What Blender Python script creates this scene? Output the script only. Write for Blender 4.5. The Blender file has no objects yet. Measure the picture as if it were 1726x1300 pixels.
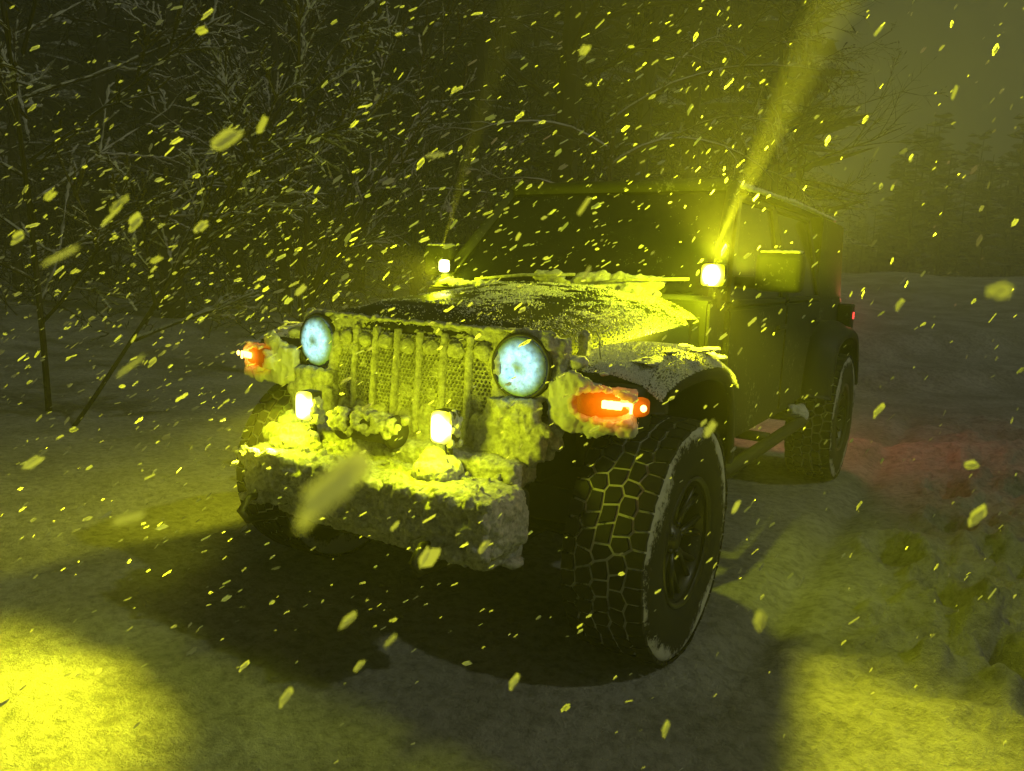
import bpy, bmesh, math, random
from math import sin, cos, pi, radians, sqrt, exp
from mathutils import Vector, Matrix, noise

random.seed(7)
S = bpy.context.scene
C = S.collection

# ------------------------------------------------------------------ camera
CAM = Vector((1.7645, -2.5046, 1.3497))
YAW, PITCH, ROLL, FPX = -0.5624, 0.15429, 0.0367, 1293.0
_fw = Vector((sin(YAW)*cos(PITCH), cos(YAW)*cos(PITCH), -sin(PITCH)))
_r0 = Vector((cos(YAW), -sin(YAW), 0))
_u0 = _r0.cross(_fw)
RT = _r0*cos(ROLL) + _u0*sin(ROLL)
UP = -_r0*sin(ROLL) + _u0*cos(ROLL)
cd = bpy.data.cameras.new('camera')
cam = bpy.data.objects.new('camera', cd)
C.objects.link(cam)
M = Matrix((RT, UP, -_fw)).transposed().to_4x4()
M.translation = CAM
cam.matrix_world = M
cd.sensor_width = 36.0
cd.lens = FPX*36.0/1726.0
cd.clip_start = 0.02
cd.clip_end = 900
cd.dof.use_dof = True
cd.dof.focus_distance = 2.75
cd.dof.aperture_fstop = 10.5
S.camera = cam

# ------------------------------------------------------------------ sky, moonlight, exposure
W = bpy.data.worlds.new('World')
S.world = W
W.use_nodes = True
wn = W.node_tree
for n in list(wn.nodes): wn.nodes.remove(n)
wo = wn.nodes.new('ShaderNodeOutputWorld')
bg = wn.nodes.new('ShaderNodeBackground')
sk = wn.nodes.new('ShaderNodeTexSky')
sk.sky_type = 'NISHITA'; sk.sun_disc = False
SUN_EL, SUN_DIR = radians(44), Vector((0.98, 0.20, 0))   # light comes from the right of the vehicle
sk.sun_elevation = SUN_EL
sk.sun_rotation = math.atan2(SUN_DIR.x, SUN_DIR.y)
hs = wn.nodes.new('ShaderNodeHueSaturation'); hs.inputs['Saturation'].default_value = 0.15
mu = wn.nodes.new('ShaderNodeMix'); mu.data_type = 'RGBA'; mu.blend_type = 'MULTIPLY'
mu.inputs[0].default_value = 1.0; mu.inputs[7].default_value = (0.95, 1.0, 0.66, 1)
wn.links.new(sk.outputs[0], hs.inputs['Color'])
wn.links.new(hs.outputs[0], mu.inputs[6])
wn.links.new(mu.outputs[2], bg.inputs['Color'])
bg.inputs['Strength'].default_value = 0.0090
wn.links.new(bg.outputs[0], wo.inputs[0])
sl = bpy.data.lights.new('night_light', 'SUN')
sl.energy = 0.42; sl.angle = radians(1.5); sl.color = (0.97, 1.0, 0.72)
so = bpy.data.objects.new('night_light', sl); C.objects.link(so)
so.rotation_euler = (Vector((SUN_DIR.x*cos(SUN_EL), SUN_DIR.y*cos(SUN_EL), sin(SUN_EL)))).to_track_quat('Z', 'Y').to_euler()
S.view_settings.view_transform = 'Standard'
S.view_settings.look = 'None'
S.view_settings.exposure = 0.0
S.view_settings.gamma = 1.0
S.view_settings.use_curve_mapping = False
cy = S.cycles
S.render.engine = 'CYCLES'
cy.use_denoising = True
cy.denoiser = 'OPENIMAGEDENOISE'
cy.max_bounces = 4; cy.diffuse_bounces = 2; cy.glossy_bounces = 2
cy.transmission_bounces = 4; cy.volume_bounces = 0; cy.transparent_max_bounces = 6
cy.sample_clamp_indirect = 1.5
cy.sample_clamp_direct = 0.0
cy.caustics_reflective = False; cy.caustics_refractive = False

# ------------------------------------------------------------------ helpers
def ray(px, py):
    return _fw + RT*((px-863)/FPX) - UP*((py-650)/FPX)
def at(px, py, depth):
    return CAM + ray(px, py)*depth
def ground(px, py, z=0.0):
    d = ray(px, py)
    return CAM + d*((z-CAM.z)/d.z)

def tag(o, label=None, cat=None, group=None, kind=None):
    if label: o['label'] = label
    if cat: o['category'] = cat
    if group: o['group'] = group
    if kind: o['kind'] = kind
    return o
def empty(name, loc=(0, 0, 0), parent=None):
    o = bpy.data.objects.new(name, None); C.objects.link(o); o.location = loc
    o.empty_display_size = 0.1
    if parent: o.parent = parent
    return o
def link(name, me, mat=None, parent=None, smooth=True):
    if mat is not None:
        me.materials.clear(); me.materials.append(mat)
    if smooth:
        me.polygons.foreach_set('use_smooth', [True]*len(me.polygons))
    o = bpy.data.objects.new(name, me); C.objects.link(o)
    if parent: o.parent = parent
    return o
def obj(name, bm, mat, parent=None, smooth=True):
    me = bpy.data.meshes.new(name); bm.normal_update(); bm.to_mesh(me); bm.free()
    return link(name, me, mat, parent, smooth)

def box(bm, c, s, rot=None, bev=0.0, seg=2):
    r = bmesh.ops.create_cube(bm, size=1.0)
    vs = r['verts']
    for v in vs: v.co = Vector((v.co.x*s[0], v.co.y*s[1], v.co.z*s[2]))
    if bev > 0:
        es = list({e for v in vs for e in v.link_edges})
        g = bmesh.ops.bevel(bm, geom=es, offset=bev, segments=seg, affect='EDGES', profile=0.6)
        vs = list({v for f in g['faces'] for v in f.verts} | {v for v in vs if v.is_valid})
    m = (rot.to_matrix() if rot is not None else Matrix.Identity(3))
    for v in vs: v.co = m @ v.co + Vector(c)
    return vs
def blob(bm, c, s, sub=2):
    r = bmesh.ops.create_icosphere(bm, subdivisions=sub, radius=1.0)
    for v in r['verts']: v.co = Vector((v.co.x*s[0]+c[0], v.co.y*s[1]+c[1], v.co.z*s[2]+c[2]))
def tube(bm, pts, rad, n=8, cap=True):
    pts = [Vector(p) for p in pts]
    rings = []
    ref = Vector((0.31, 0.17, 0.93))
    for i, p in enumerate(pts):
        d = (pts[min(i+1, len(pts)-1)] - pts[max(i-1, 0)])
        if d.length < 1e-9: d = Vector((0, 0, 1))
        d.normalize()
        a = d.cross(ref)
        if a.length < 0.05: a = d.cross(Vector((1, 0, 0)))
        a.normalize(); b = d.cross(a)
        r = rad[i] if isinstance(rad, (list, tuple)) else rad
        rings.append([bm.verts.new(p + (a*cos(2*pi*k/n) + b*sin(2*pi*k/n))*r) for k in range(n)])
    for i in range(len(rings)-1):
        for k in range(n):
            bm.faces.new((rings[i][k], rings[i][(k+1) % n], rings[i+1][(k+1) % n], rings[i+1][k]))
    if cap:
        bm.faces.new(rings[0][::-1]); bm.faces.new(rings[-1])
def lathe(bm, prof, n=48, axis='x', c=(0, 0, 0)):
    """prof: (axial, radius) list"""
    rings = []
    for (a, r) in prof:
        ring = []
        for k in range(n):
            t = 2*pi*k/n
            p = (a, r*cos(t), r*sin(t)) if axis == 'x' else ((r*cos(t), a, r*sin(t)) if axis == 'y' else (r*cos(t), r*sin(t), a))
            ring.append(bm.verts.new(Vector(p)+Vector(c)))
        rings.append(ring)
    for i in range(len(rings)-1):
        for k in range(n):
            bm.faces.new((rings[i][k], rings[i][(k+1) % n], rings[i+1][(k+1) % n], rings[i+1][k]))
    return rings

_tx = {}
def clouds(size, depth=3, kind='CLOUDS'):
    k = (size, depth, kind)
    if k not in _tx:
        t = bpy.data.textures.new('relief', kind)
        t.noise_scale = size
        if kind == 'CLOUDS': t.noise_depth = depth
        _tx[k] = t
    return _tx[k]
def crust(name, bm, mat, parent, voxel=0.01, amps=((0.06, 0.02), (0.02, 0.01)), smooth=2):
    """union of blobs -> voxel remesh -> displaced lumpy snow"""
    me = bpy.data.meshes.new(name); bm.to_mesh(me); bm.free()
    o = bpy.data.objects.new(name, me); C.objects.link(o)
    m = o.modifiers.new('r', 'REMESH'); m.mode = 'VOXEL'; m.voxel_size = voxel
    if smooth:
        s = o.modifiers.new('s', 'SMOOTH'); s.iterations = smooth; s.factor = 0.6
    for (sc, a) in amps:
        d = o.modifiers.new('d', 'DISPLACE'); d.texture = clouds(sc); d.strength = a*2; d.mid_level = 0.5
        d.texture_coords = 'LOCAL'
    dg = bpy.context.evaluated_depsgraph_get()
    me2 = bpy.data.meshes.new_from_object(o.evaluated_get(dg))
    o.modifiers.clear()
    o.data = me2
    me2.materials.clear(); me2.materials.append(mat)
    me2.polygons.foreach_set('use_smooth', [True]*len(me2.polygons))
    me2.name = name
    if parent: o.parent = parent
    return o

# ------------------------------------------------------------------ materials
def nmat(name):
    m = bpy.data.materials.new(name); m.use_nodes = True
    nt = m.node_tree
    for n in list(nt.nodes): nt.nodes.remove(n)
    out = nt.nodes.new('ShaderNodeOutputMaterial')
    return m, nt, out
def N(nt, t, **kw):
    n = nt.nodes.new(t)
    for k, v in kw.items():
        if k in n.inputs: n.inputs[k].default_value = v
        else: setattr(n, k, v)
    return n
def tex(nt, scale, detail=4, rough=0.6, coord='Object'):
    tc = N(nt, 'ShaderNodeTexCoord'); t = N(nt, 'ShaderNodeTexNoise')
    t.inputs['Scale'].default_value = scale; t.inputs['Detail'].default_value = detail
    t.inputs['Roughness'].default_value = rough
    nt.links.new(tc.outputs[coord], t.inputs['Vector'])
    return t
def ramp(nt, src, stops):
    r = N(nt, 'ShaderNodeValToRGB')
    el = r.color_ramp.elements
    while len(el) > 1: el.remove(el[-1])
    for i, (p, c) in enumerate(stops):
        e = el[0] if i == 0 else el.new(p)
        e.position = p; e.color = (c, c, c, 1) if isinstance(c, (int, float)) else (*c, 1)
    nt.links.new(src, r.inputs[0])
    return r

def snow_material(name, c0, c1, scale=30, bump=0.5, dist=0.01, fine=180, rough=0.85):
    m, nt, out = nmat(name)
    p = N(nt, 'ShaderNodeBsdfPrincipled'); p.inputs['Roughness'].default_value = rough
    p.inputs['Specular IOR Level'].default_value = 0.25
    a = tex(nt, scale, 6, 0.65); b = tex(nt, fine, 3, 0.7)
    r = ramp(nt, a.outputs[0], [(0.35, c0), (0.62, c1)])
    nt.links.new(r.outputs[0], p.inputs['Base Color'])
    mx = N(nt, 'ShaderNodeMath', operation='ADD')
    m2 = N(nt, 'ShaderNodeMath', operation='MULTIPLY'); m2.inputs[1].default_value = 0.45
    nt.links.new(b.outputs[0], m2.inputs[0]); nt.links.new(a.outputs[0], mx.inputs[0]); nt.links.new(m2.outputs[0], mx.inputs[1])
    bp = N(nt, 'ShaderNodeBump'); bp.inputs['Strength'].default_value = bump; bp.inputs['Distance'].default_value = dist
    nt.links.new(mx.outputs[0], bp.inputs['Height']); nt.links.new(bp.outputs[0], p.inputs['Normal'])
    nt.links.new(p.outputs[0], out.inputs[0])
    return m
M_SNOW = snow_material('snow', (0.50, 0.50, 0.48), (0.78, 0.78, 0.76), 40, 0.7, 0.012)
M_FROST = snow_material('frosted_snow', (0.30, 0.30, 0.28), (0.66, 0.66, 0.63), 55, 0.9, 0.012, 260)
M_GRAIN = snow_material('snow_grains', (0.80, 0.80, 0.78), (0.88, 0.88, 0.86), 5, 0.0)

def dark_material(name, col, rough, snow=0.0, sscale=90, thr=0.62, coat=0.0, snowcol=0.6):
    """dark paint / plastic / rubber with a dusting of snow specks"""
    m, nt, out = nmat(name)
    p = N(nt, 'ShaderNodeBsdfPrincipled')
    p.inputs['Coat Weight'].default_value = coat
    if snow > 0:
        a = tex(nt, sscale, 8, 0.75); big = tex(nt, sscale/9, 3, 0.6)
        ad = N(nt, 'ShaderNodeMath', operation='MULTIPLY_ADD'); ad.inputs[1].default_value = 0.45; ad.inputs[2].default_value = -0.225
        nt.links.new(big.outputs[0], ad.inputs[0])
        s = N(nt, 'ShaderNodeMath', operation='ADD')
        nt.links.new(a.outputs[0], s.inputs[0]); nt.links.new(ad.outputs[0], s.inputs[1])
        r = ramp(nt, s.outputs[0], [(thr, 0.0), (thr+0.06, snow)])
        mc = N(nt, 'ShaderNodeMix', data_type='RGBA')
        mc.inputs[6].default_value = (*col, 1); mc.inputs[7].default_value = (snowcol, snowcol, snowcol*0.96, 1)
        nt.links.new(r.outputs[0], mc.inputs[0]); nt.links.new(mc.outputs[2], p.inputs['Base Color'])
        mr = N(nt, 'ShaderNodeMath', operation='MULTIPLY_ADD'); mr.inputs[1].default_value = 0.9-rough; mr.inputs[2].default_value = rough
        nt.links.new(r.outputs[0], mr.inputs[0]); nt.links.new(mr.outputs[0], p.inputs['Roughness'])
        bp = N(nt, 'ShaderNodeBump'); bp.inputs['Strength'].default_value = 0.5; bp.inputs['Distance'].default_value = 0.004
        nt.links.new(r.outputs[0], bp.inputs['Height']); nt.links.new(bp.outputs[0], p.inputs['Normal'])
    else:
        p.inputs['Base Color'].default_value = (*col, 1); p.inputs['Roughness'].default_value = rough
    nt.links.new(p.outputs[0], out.inputs[0])
    return m
M_PAINT = dark_material('dark_paint', (0.016, 0.018, 0.014), 0.42, 0.6, 90, 0.66, 0.1)
M_SIDE = dark_material('side_paint', (0.022, 0.024, 0.018), 0.75, 0.5, 45, 0.60, 0.0, 0.30)
M_PLAST = dark_material('black_plastic', (0.016, 0.016, 0.014), 0.6, 0.5, 80, 0.66)
M_UNDER = dark_material('underbody_metal', (0.012, 0.012, 0.010), 0.7)
M_RUB = dark_material('tread_rubber', (0.012, 0.012, 0.011), 0.75, 0.35, 160, 0.72)
M_RIM = dark_material('black_rim', (0.02, 0.02, 0.018), 0.35, 0.5, 120, 0.66, 0.3)
M_GLASS = dark_material('window_glass', (0.008, 0.009, 0.008), 0.12, 0.8, 120, 0.66, 0.0)

def emis(name, col, strength, noise_amt=0.0, scale=30):
    m, nt, out = nmat(name)
    e = N(nt, 'ShaderNodeEmission'); e.inputs['Color'].default_value = (*col, 1); e.inputs['Strength'].default_value = strength
    if noise_amt > 0:
        a = tex(nt, scale, 5, 0.6); r = ramp(nt, a.outputs[0], [(0.36, strength*(1-noise_amt)), (0.6, strength)])
        nt.links.new(r.outputs[0], e.inputs['Strength'])
    nt.links.new(e.outputs[0], out.inputs[0])
    try: m.cycles.emission_sampling = 'NONE'
    except Exception: pass
    return m
def lens_material():
    m, nt, out = nmat('lit_yellow_lens')
    e = N(nt, 'ShaderNodeEmission'); tc = N(nt, 'ShaderNodeTexCoord')
    sc = N(nt, 'ShaderNodeVectorMath', operation='MULTIPLY'); sc.inputs[1].default_value = (1, 0.3, 0.85)
    ln = N(nt, 'ShaderNodeVectorMath', operation='LENGTH'); nt.links.new(tc.outputs['Object'], sc.inputs[0]); nt.links.new(sc.outputs[0], ln.inputs[0])
    mr = N(nt, 'ShaderNodeMapRange'); mr.inputs['From Min'].default_value = 0.026; mr.inputs['From Max'].default_value = 0.050
    nt.links.new(ln.outputs['Value'], mr.inputs['Value'])
    r = ramp(nt, mr.outputs[0], [(0.0, (1.0, 0.97, 0.45)), (0.5, (1.0, 0.95, 0.10)), (1.0, (0.8, 0.78, 0.01))])
    st = ramp(nt, mr.outputs[0], [(0.0, 1.0), (0.6, 0.35), (1.0, 0.08)])
    mm = N(nt, 'ShaderNodeMath', operation='MULTIPLY'); mm.inputs[1].default_value = 14
    nt.links.new(st.outputs[0], mm.inputs[0]); nt.links.new(r.outputs[0], e.inputs['Color']); nt.links.new(mm.outputs[0], e.inputs['Strength'])
    nt.links.new(e.outputs[0], out.inputs[0])
    try: m.cycles.emission_sampling = 'NONE'
    except Exception: pass
    return m
M_LENS = lens_material()
M_AMBER = emis('lit_amber_core', (1.0, 0.55, 0.10), 9)
M_RED = emis('lit_red_lens', (1.0, 0.05, 0.04), 3.0)

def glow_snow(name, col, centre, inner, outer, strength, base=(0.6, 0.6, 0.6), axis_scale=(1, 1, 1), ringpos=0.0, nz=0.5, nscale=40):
    """snow packed over a lit lamp: emission stands in for light coming through it, strongest over the source"""
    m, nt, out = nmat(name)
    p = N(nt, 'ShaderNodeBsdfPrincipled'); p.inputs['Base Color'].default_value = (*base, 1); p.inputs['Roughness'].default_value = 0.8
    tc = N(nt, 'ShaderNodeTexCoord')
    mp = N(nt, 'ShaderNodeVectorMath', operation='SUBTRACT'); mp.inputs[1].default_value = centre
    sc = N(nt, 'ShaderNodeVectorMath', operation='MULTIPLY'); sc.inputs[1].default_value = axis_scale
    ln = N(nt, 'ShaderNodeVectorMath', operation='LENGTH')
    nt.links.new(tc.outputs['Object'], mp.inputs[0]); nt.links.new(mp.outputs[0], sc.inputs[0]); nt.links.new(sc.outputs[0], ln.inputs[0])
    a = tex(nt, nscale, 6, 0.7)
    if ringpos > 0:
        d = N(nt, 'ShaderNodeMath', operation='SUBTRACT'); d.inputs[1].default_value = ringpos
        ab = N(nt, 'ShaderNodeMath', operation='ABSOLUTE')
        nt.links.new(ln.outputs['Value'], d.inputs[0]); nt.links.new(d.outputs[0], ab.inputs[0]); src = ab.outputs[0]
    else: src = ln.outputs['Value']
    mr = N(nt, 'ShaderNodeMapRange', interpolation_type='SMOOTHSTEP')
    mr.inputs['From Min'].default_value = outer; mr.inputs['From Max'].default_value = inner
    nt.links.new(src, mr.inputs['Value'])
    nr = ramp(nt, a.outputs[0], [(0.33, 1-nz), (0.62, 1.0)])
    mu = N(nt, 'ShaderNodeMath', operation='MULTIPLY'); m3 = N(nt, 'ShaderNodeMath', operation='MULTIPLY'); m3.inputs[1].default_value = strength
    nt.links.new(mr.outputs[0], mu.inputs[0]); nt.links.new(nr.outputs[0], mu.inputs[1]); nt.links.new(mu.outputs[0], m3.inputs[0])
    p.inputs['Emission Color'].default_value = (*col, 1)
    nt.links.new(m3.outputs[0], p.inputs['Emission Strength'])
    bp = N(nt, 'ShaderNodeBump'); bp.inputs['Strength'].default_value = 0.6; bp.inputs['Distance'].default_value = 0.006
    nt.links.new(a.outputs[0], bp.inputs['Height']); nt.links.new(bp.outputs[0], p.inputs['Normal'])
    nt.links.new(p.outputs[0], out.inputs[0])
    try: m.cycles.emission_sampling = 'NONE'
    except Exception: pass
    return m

# ------------------------------------------------------------------ ground
def gheight(x, y):
    """terrain: flat by the vehicle, footprints and clods to its right, a bank under the trees"""
    P = Vector((x, y, 0))
    z = 0.012*noise.noise(P*1.3) + 0.006*noise.noise(P*6.0)
    d = sqrt((x-0.5)**2 + (y+0.5)**2)
    # trampled, lumpy snow on the right side
    k = max(0.0, min(1.0, (x-1.25 - 0.15*noise.noise(P*0.9))/0.5)) * max(0.0, min(1.0, (y+0.2)/0.6)) * max(0, min(1, (7.5-y)/2))
    if k > 0:
        n1 = noise.noise(P*2.6+Vector((3, 1, 0))); n2 = noise.noise(P*6.5); n3 = noise.noise(P*17)
        z += k*(0.075*n1 + 0.08*n2 + 0.045*n3 + 0.05)
    # softer granular relief everywhere near
    near = max(0.0, 1-d/6)
    z += near*(0.011*noise.noise(P*9) + 0.007*noise.noise(P*21) + 0.004*noise.noise(P*45))
    # berms of the ploughed lane behind the vehicle on the right
    def ridge(ax, ay, bx, by, w, h):
        t = max(0, min(1, ((x-ax)*(bx-ax)+(y-ay)*(by-ay))/((bx-ax)**2+(by-ay)**2)))
        dx, dy = x-(ax+t*(bx-ax)), y-(ay+t*(by-ay))
        return h*exp(-(dx*dx+dy*dy)/(w*w))*(1+0.4*noise.noise(P*1.1))
    z += ridge(0.75, 3.85, 3.2, 4.7, 0.18, 0.13)
    z += ridge(-3, 4.0, 6, 14.5, 0.25, 0.24) + ridge(-4, 6.2, 7, 19.5, 0.30, 0.26)
    # rut beside the wheels
    if -0.3 < y < 6:
        e = min(1, (y+0.3)/0.5)
        z -= 0.05*e*exp(-((x-1.13)/0.085)**2)
    # footprints
    for (fx, fy, fa) in FOOT:
        dx, dy = x-fx, y-fy
        if abs(dx) < 0.5 and abs(dy) < 0.5:
            u_ = dx*cos(fa)+dy*sin(fa); v_ = -dx*sin(fa)+dy*cos(fa)
            q = (u_/0.095)**2 + (v_/0.19)**2
            z += -0.10*exp(-q*q*0.6) + 0.035*exp(-(q-2.2)**2)
    # bank under the woods, left and behind
    s = (x*-0.55 + y*0.83)          # distance toward the woods
    b = max(0.0, s-7.5)
    z += min(1.6, 0.12*b)*(0.9+0.25*noise.noise(P*0.25))*max(0, min(1, (6-x+0.3*y)/5))
    return z
FOOT = [(1.72, 1.1, 0.3), (1.95, 1.75, 0.5), (1.65, 2.3, 0.2), (2.25, 1.2, 0.8), (2.3, 2.3, 0.4), (1.6, 3.0, 0.2), (2.1, 3.1, 0.6), (2.45, 0.55, 1.0), (1.95, 0.55, 0.4), (1.45, 1.6, 0.4), (2.7, 1.7, 0.9), (2.75, 2.6, 0.2), (1.85, 3.6, 0.5), (2.5, 3.4, 0.8)]

def build_ground():
    verts, faces = [], []
    NA, a0, a1 = 420, -1.05, 1.05     # azimuth about the view direction, dense; full circle kept outside coarse
    radii = []
    r = 0.9
    while r < 420:
        radii.append(r); r *= 1.0145 if r < 9 else (1.03 if r < 40 else 1.12)
    az = []
    base = math.atan2(_fw.x, _fw.y)
    for i in range(NA+1): az.append(base + a0 + (a1-a0)*i/NA)
    # close the circle with coarse steps
    rest = 2*pi-(a1-a0); NR = 40
    for i in range(1, NR): az.append(base + a1 + rest*i/NR)
    n = len(az)
    verts.append((CAM.x, CAM.y, gheight(CAM.x, CAM.y)))
    for r in radii:
        for a in az:
            x, y = CAM.x + r*sin(a), CAM.y + r*cos(a)
            verts.append((x, y, gheight(x, y)))
    for k in range(n): faces.append((0, 1+(k+1) % n, 1+k))
    for i in range(len(radii)-1):
        for k in range(n):
            k2 = (k+1) % n
            faces.append((1+i*n+k, 1+i*n+k2, 1+(i+1)*n+k2, 1+(i+1)*n+k))
    me = bpy.data.meshes.new('snowy_ground'); me.from_pydata(verts, [], faces); me.update()
    m, nt, out = nmat('ground_snow')
    p = N(nt, 'ShaderNodeBsdfPrincipled'); p.inputs['Roughness'].default_value = 0.9; p.inputs['Specular IOR Level'].default_value = 0.2
    big = tex(nt, 1.6, 5, 0.6); mid = tex(nt, 20, 8, 0.75); fine = tex(nt, 90, 4, 0.75)
    c = ramp(nt, big.outputs[0], [(0.35, (0.46, 0.46, 0.42)), (0.65, (0.72, 0.72, 0.69))])
    d = ramp(nt, mid.outputs[0], [(0.38, 0.62), (0.56, 1.0)])
    mc = N(nt, 'ShaderNodeMix', data_type='RGBA', blend_type='MULTIPLY'); mc.inputs[0].default_value = 1
    nt.links.new(c.outputs[0], mc.inputs[6]); nt.links.new(d.outputs[0], mc.inputs[7]); nt.links.new(mc.outputs[2], p.inputs['Base Color'])
    ad = N(nt, 'ShaderNodeMath', operation='MULTIPLY_ADD'); ad.inputs[1].default_value = 0.35
    nt.links.new(fine.outputs[0], ad.inputs[0]); nt.links.new(mid.outputs[0], ad.inputs[2])
    bp = N(nt, 'ShaderNodeBump'); bp.inputs['Strength'].default_value = 1.0; bp.inputs['Distance'].default_value = 0.05
    nt.links.new(ad.outputs[0], bp.inputs['Height']); nt.links.new(bp.outputs[0], p.inputs['Normal'])
    nt.links.new(p.outputs[0], out.inputs[0])
    me.flip_normals()
    o = link('snowy_ground', me, m)
    if o.data.polygons[len(o.data.polygons)//2].normal.z < 0: me.flip_normals()
    tag(o, 'trampled snow on the ground with ruts, footprints and ploughed ridges', None, None, 'structure')
build_ground()

# ------------------------------------------------------------------ the vehicle
car = empty('off_road_vehicle')
tag(car, 'dark four-door off-road vehicle caked in snow with yellow auxiliary lamps lit', 'vehicle')

def hood_hw(t): return 0.585 + 0.125*t
def hood_z(x, t):
    w = hood_hw(t); q = min(1, abs(x)/w)
    z = 1.150 + 0.085*t - 0.012*(1-t)*0
    z += 0.022*(1-q*q) - 0.085*q**7
    z += 0.022*max(0, min(1, (0.34-abs(x))/0.06))*min(1, t/0.12)
    z -= 0.05*max(0, 1-t/0.07)**2
    return z
def make_hood():
    bm = bmesh.new(); NX, NY = 56, 36; g = []
    for j in range(NY+1):
        t = (j/NY)**1.4; y = -0.395 + 1.04*t
        row = []
        w = hood_hw(t)
        for i in range(NX+1):
            s = -1+2*i/NX
            x = w*sin(s*pi/2)
            yy = y + (0.05*(x/0.62)**2-0.05*x)*(1-t)
            row.append(bm.verts.new((x, yy, hood_z(x, t))))
        # side skirts
        l = bm.verts.new((-w-0.006, row[0].co.y, 0.98)); r = bm.verts.new((w+0.006, row[-1].co.y, 0.98))
        g.append([l]+row+[r])
    for j in range(NY):
        for i in range(len(g[0])-1):
            bm.faces.new((g[j][i], g[j][i+1], g[j+1][i+1], g[j+1][i]))
    lo = [bm.verts.new((v.co.x, v.co.y+0.01, 1.08 if 0 < k < len(g[0])-1 else 0.975)) for k, v in enumerate(g[0])]
    for i in range(len(lo)-1): bm.faces.new((lo[i], lo[i+1], g[0][i+1], g[0][i]))
    return obj('hood', bm, M_PAINT, car)
hood = make_hood()

# grille -------------------------------------------------------------
def gy(x, z): return -0.42 + 0.05*(x/0.62)**2 - 0.05*x + 0.07*(z-0.9)
def bend(bm):
    for v in bm.verts: v.co.y += gy(v.co.x, v.co.z)
PITCHX = 0.109
bm = bmesh.new()
box(bm, (0, 0.0, 1.118), (1.18, 0.055, 0.055), bev=0.015)
box(bm, (0, 0.0, 0.755), (1.10, 0.06, 0.10), bev=0.015)
for s in (-1, 1):
    box(bm, (s*0.392, 0.004, 0.90), (0.032, 0.05, 0.36), bev=0.01)
    box(bm, (s*0.485, 0.035, 0.80), (0.22, 0.03, 0.14), bev=0.01)
    box(bm, (s*0.60, 0.02, 0.95), (0.05, 0.05, 0.36), bev=0.012)
    for k in range(24):
        a = 2*pi*k/24
        blob(bm, (s*0.484+0.116*cos(a), 0.005, 1.028+0.114*sin(a)), (0.02, 0.02, 0.018), 1)
bend(bm)
crust('grille_frame', bm, M_FROST, car, 0.008, ((0.05, 0.010), (0.018, 0.006)), 2)
for i in range(6):
    bm = bmesh.new(); x = (i-2.5)*PITCHX+0.004
    h = 0.36
    pts = [(x + 0.0015*sin(7*k+i), -0.001, 0.755+h*k/11) for k in range(12)]
    tube(bm, pts, [0.0150+0.0025*noise.noise(Vector((k*0.8, i*3.3, 1))) for k in range(12)], 10)
    bend(bm)
    crust('grille_bar', bm, M_FROST, car, 0.0055, ((0.03, 0.005), (0.010, 0.003)), 1)
def honeycomb(x0, x1, z0, z1, cell=0.0092):
    bm = bmesh.new(); row = 0; z = z0
    dz = cell*1.5
    while z < z1:
        x = x0 + (cell*0.866 if row % 2 else 0)
        while x < x1:
            rr = cell*(0.62+0.26*noise.noise(Vector((x*60, z*60, 2))))
            fill = noise.noise(Vector((x*18, z*14, 7)))
            if fill > 0.30: rr = cell*0.18
            o_, i_, b_ = [], [], []
            for k in range(6):
                a = pi/6 + k*pi/3
                o_.append(bm.verts.new((x+cell*cos(a), 0.004, z+cell*sin(a))))
                i_.append(bm.verts.new((x+rr*cos(a), 0.000, z+rr*sin(a))))
                b_.append(bm.verts.new((x+rr*0.92*cos(a), 0.024, z+rr*0.85*sin(a))))
            for k in range(6):
                k2 = (k+1) % 6
                bm.faces.new((o_[k], o_[k2], i_[k2], i_[k])); bm.faces.new((i_[k], i_[k2], b_[k2], b_[k]))
            x += cell*1.732
        z += dz; row += 1
    bend(bm); return bm
for i in range(7):
    x = (i-3)*PITCHX
    obj('grille_mesh', honeycomb(x-0.046, x+0.048, 0.80, 1.09), M_FROST, car, False)
    bm = bmesh.new()         # snow plug in the head of the slot, and a drift at its foot
    random.seed(40+i)
    blob(bm, (x, -0.001, 1.062+random.uniform(-.004, .004)), (0.038, 0.019, 0.030))
    bend(bm)
    crust('slot_snow', bm, M_FROST, car, 0.006, ((0.03, 0.010), (0.012, 0.005)), 1)
    bm = bmesh.new()
    blob(bm, (x+random.uniform(-.01, .01), 0.004, 0.80), (0.045, 0.022, 0.03+random.uniform(0, .05)))
    bend(bm)
    crust('slot_snow', bm, M_FROST, car, 0.006, ((0.03, 0.010), (0.012, 0.005)), 1)
bm = bmesh.new(); box(bm, (0, 0.06, 0.93), (0.98, 0.01, 0.40)); bend(bm)
for v in bm.verts: v.co.y += 0.02
obj('radiator', bm, M_UNDER, car, False)

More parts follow.
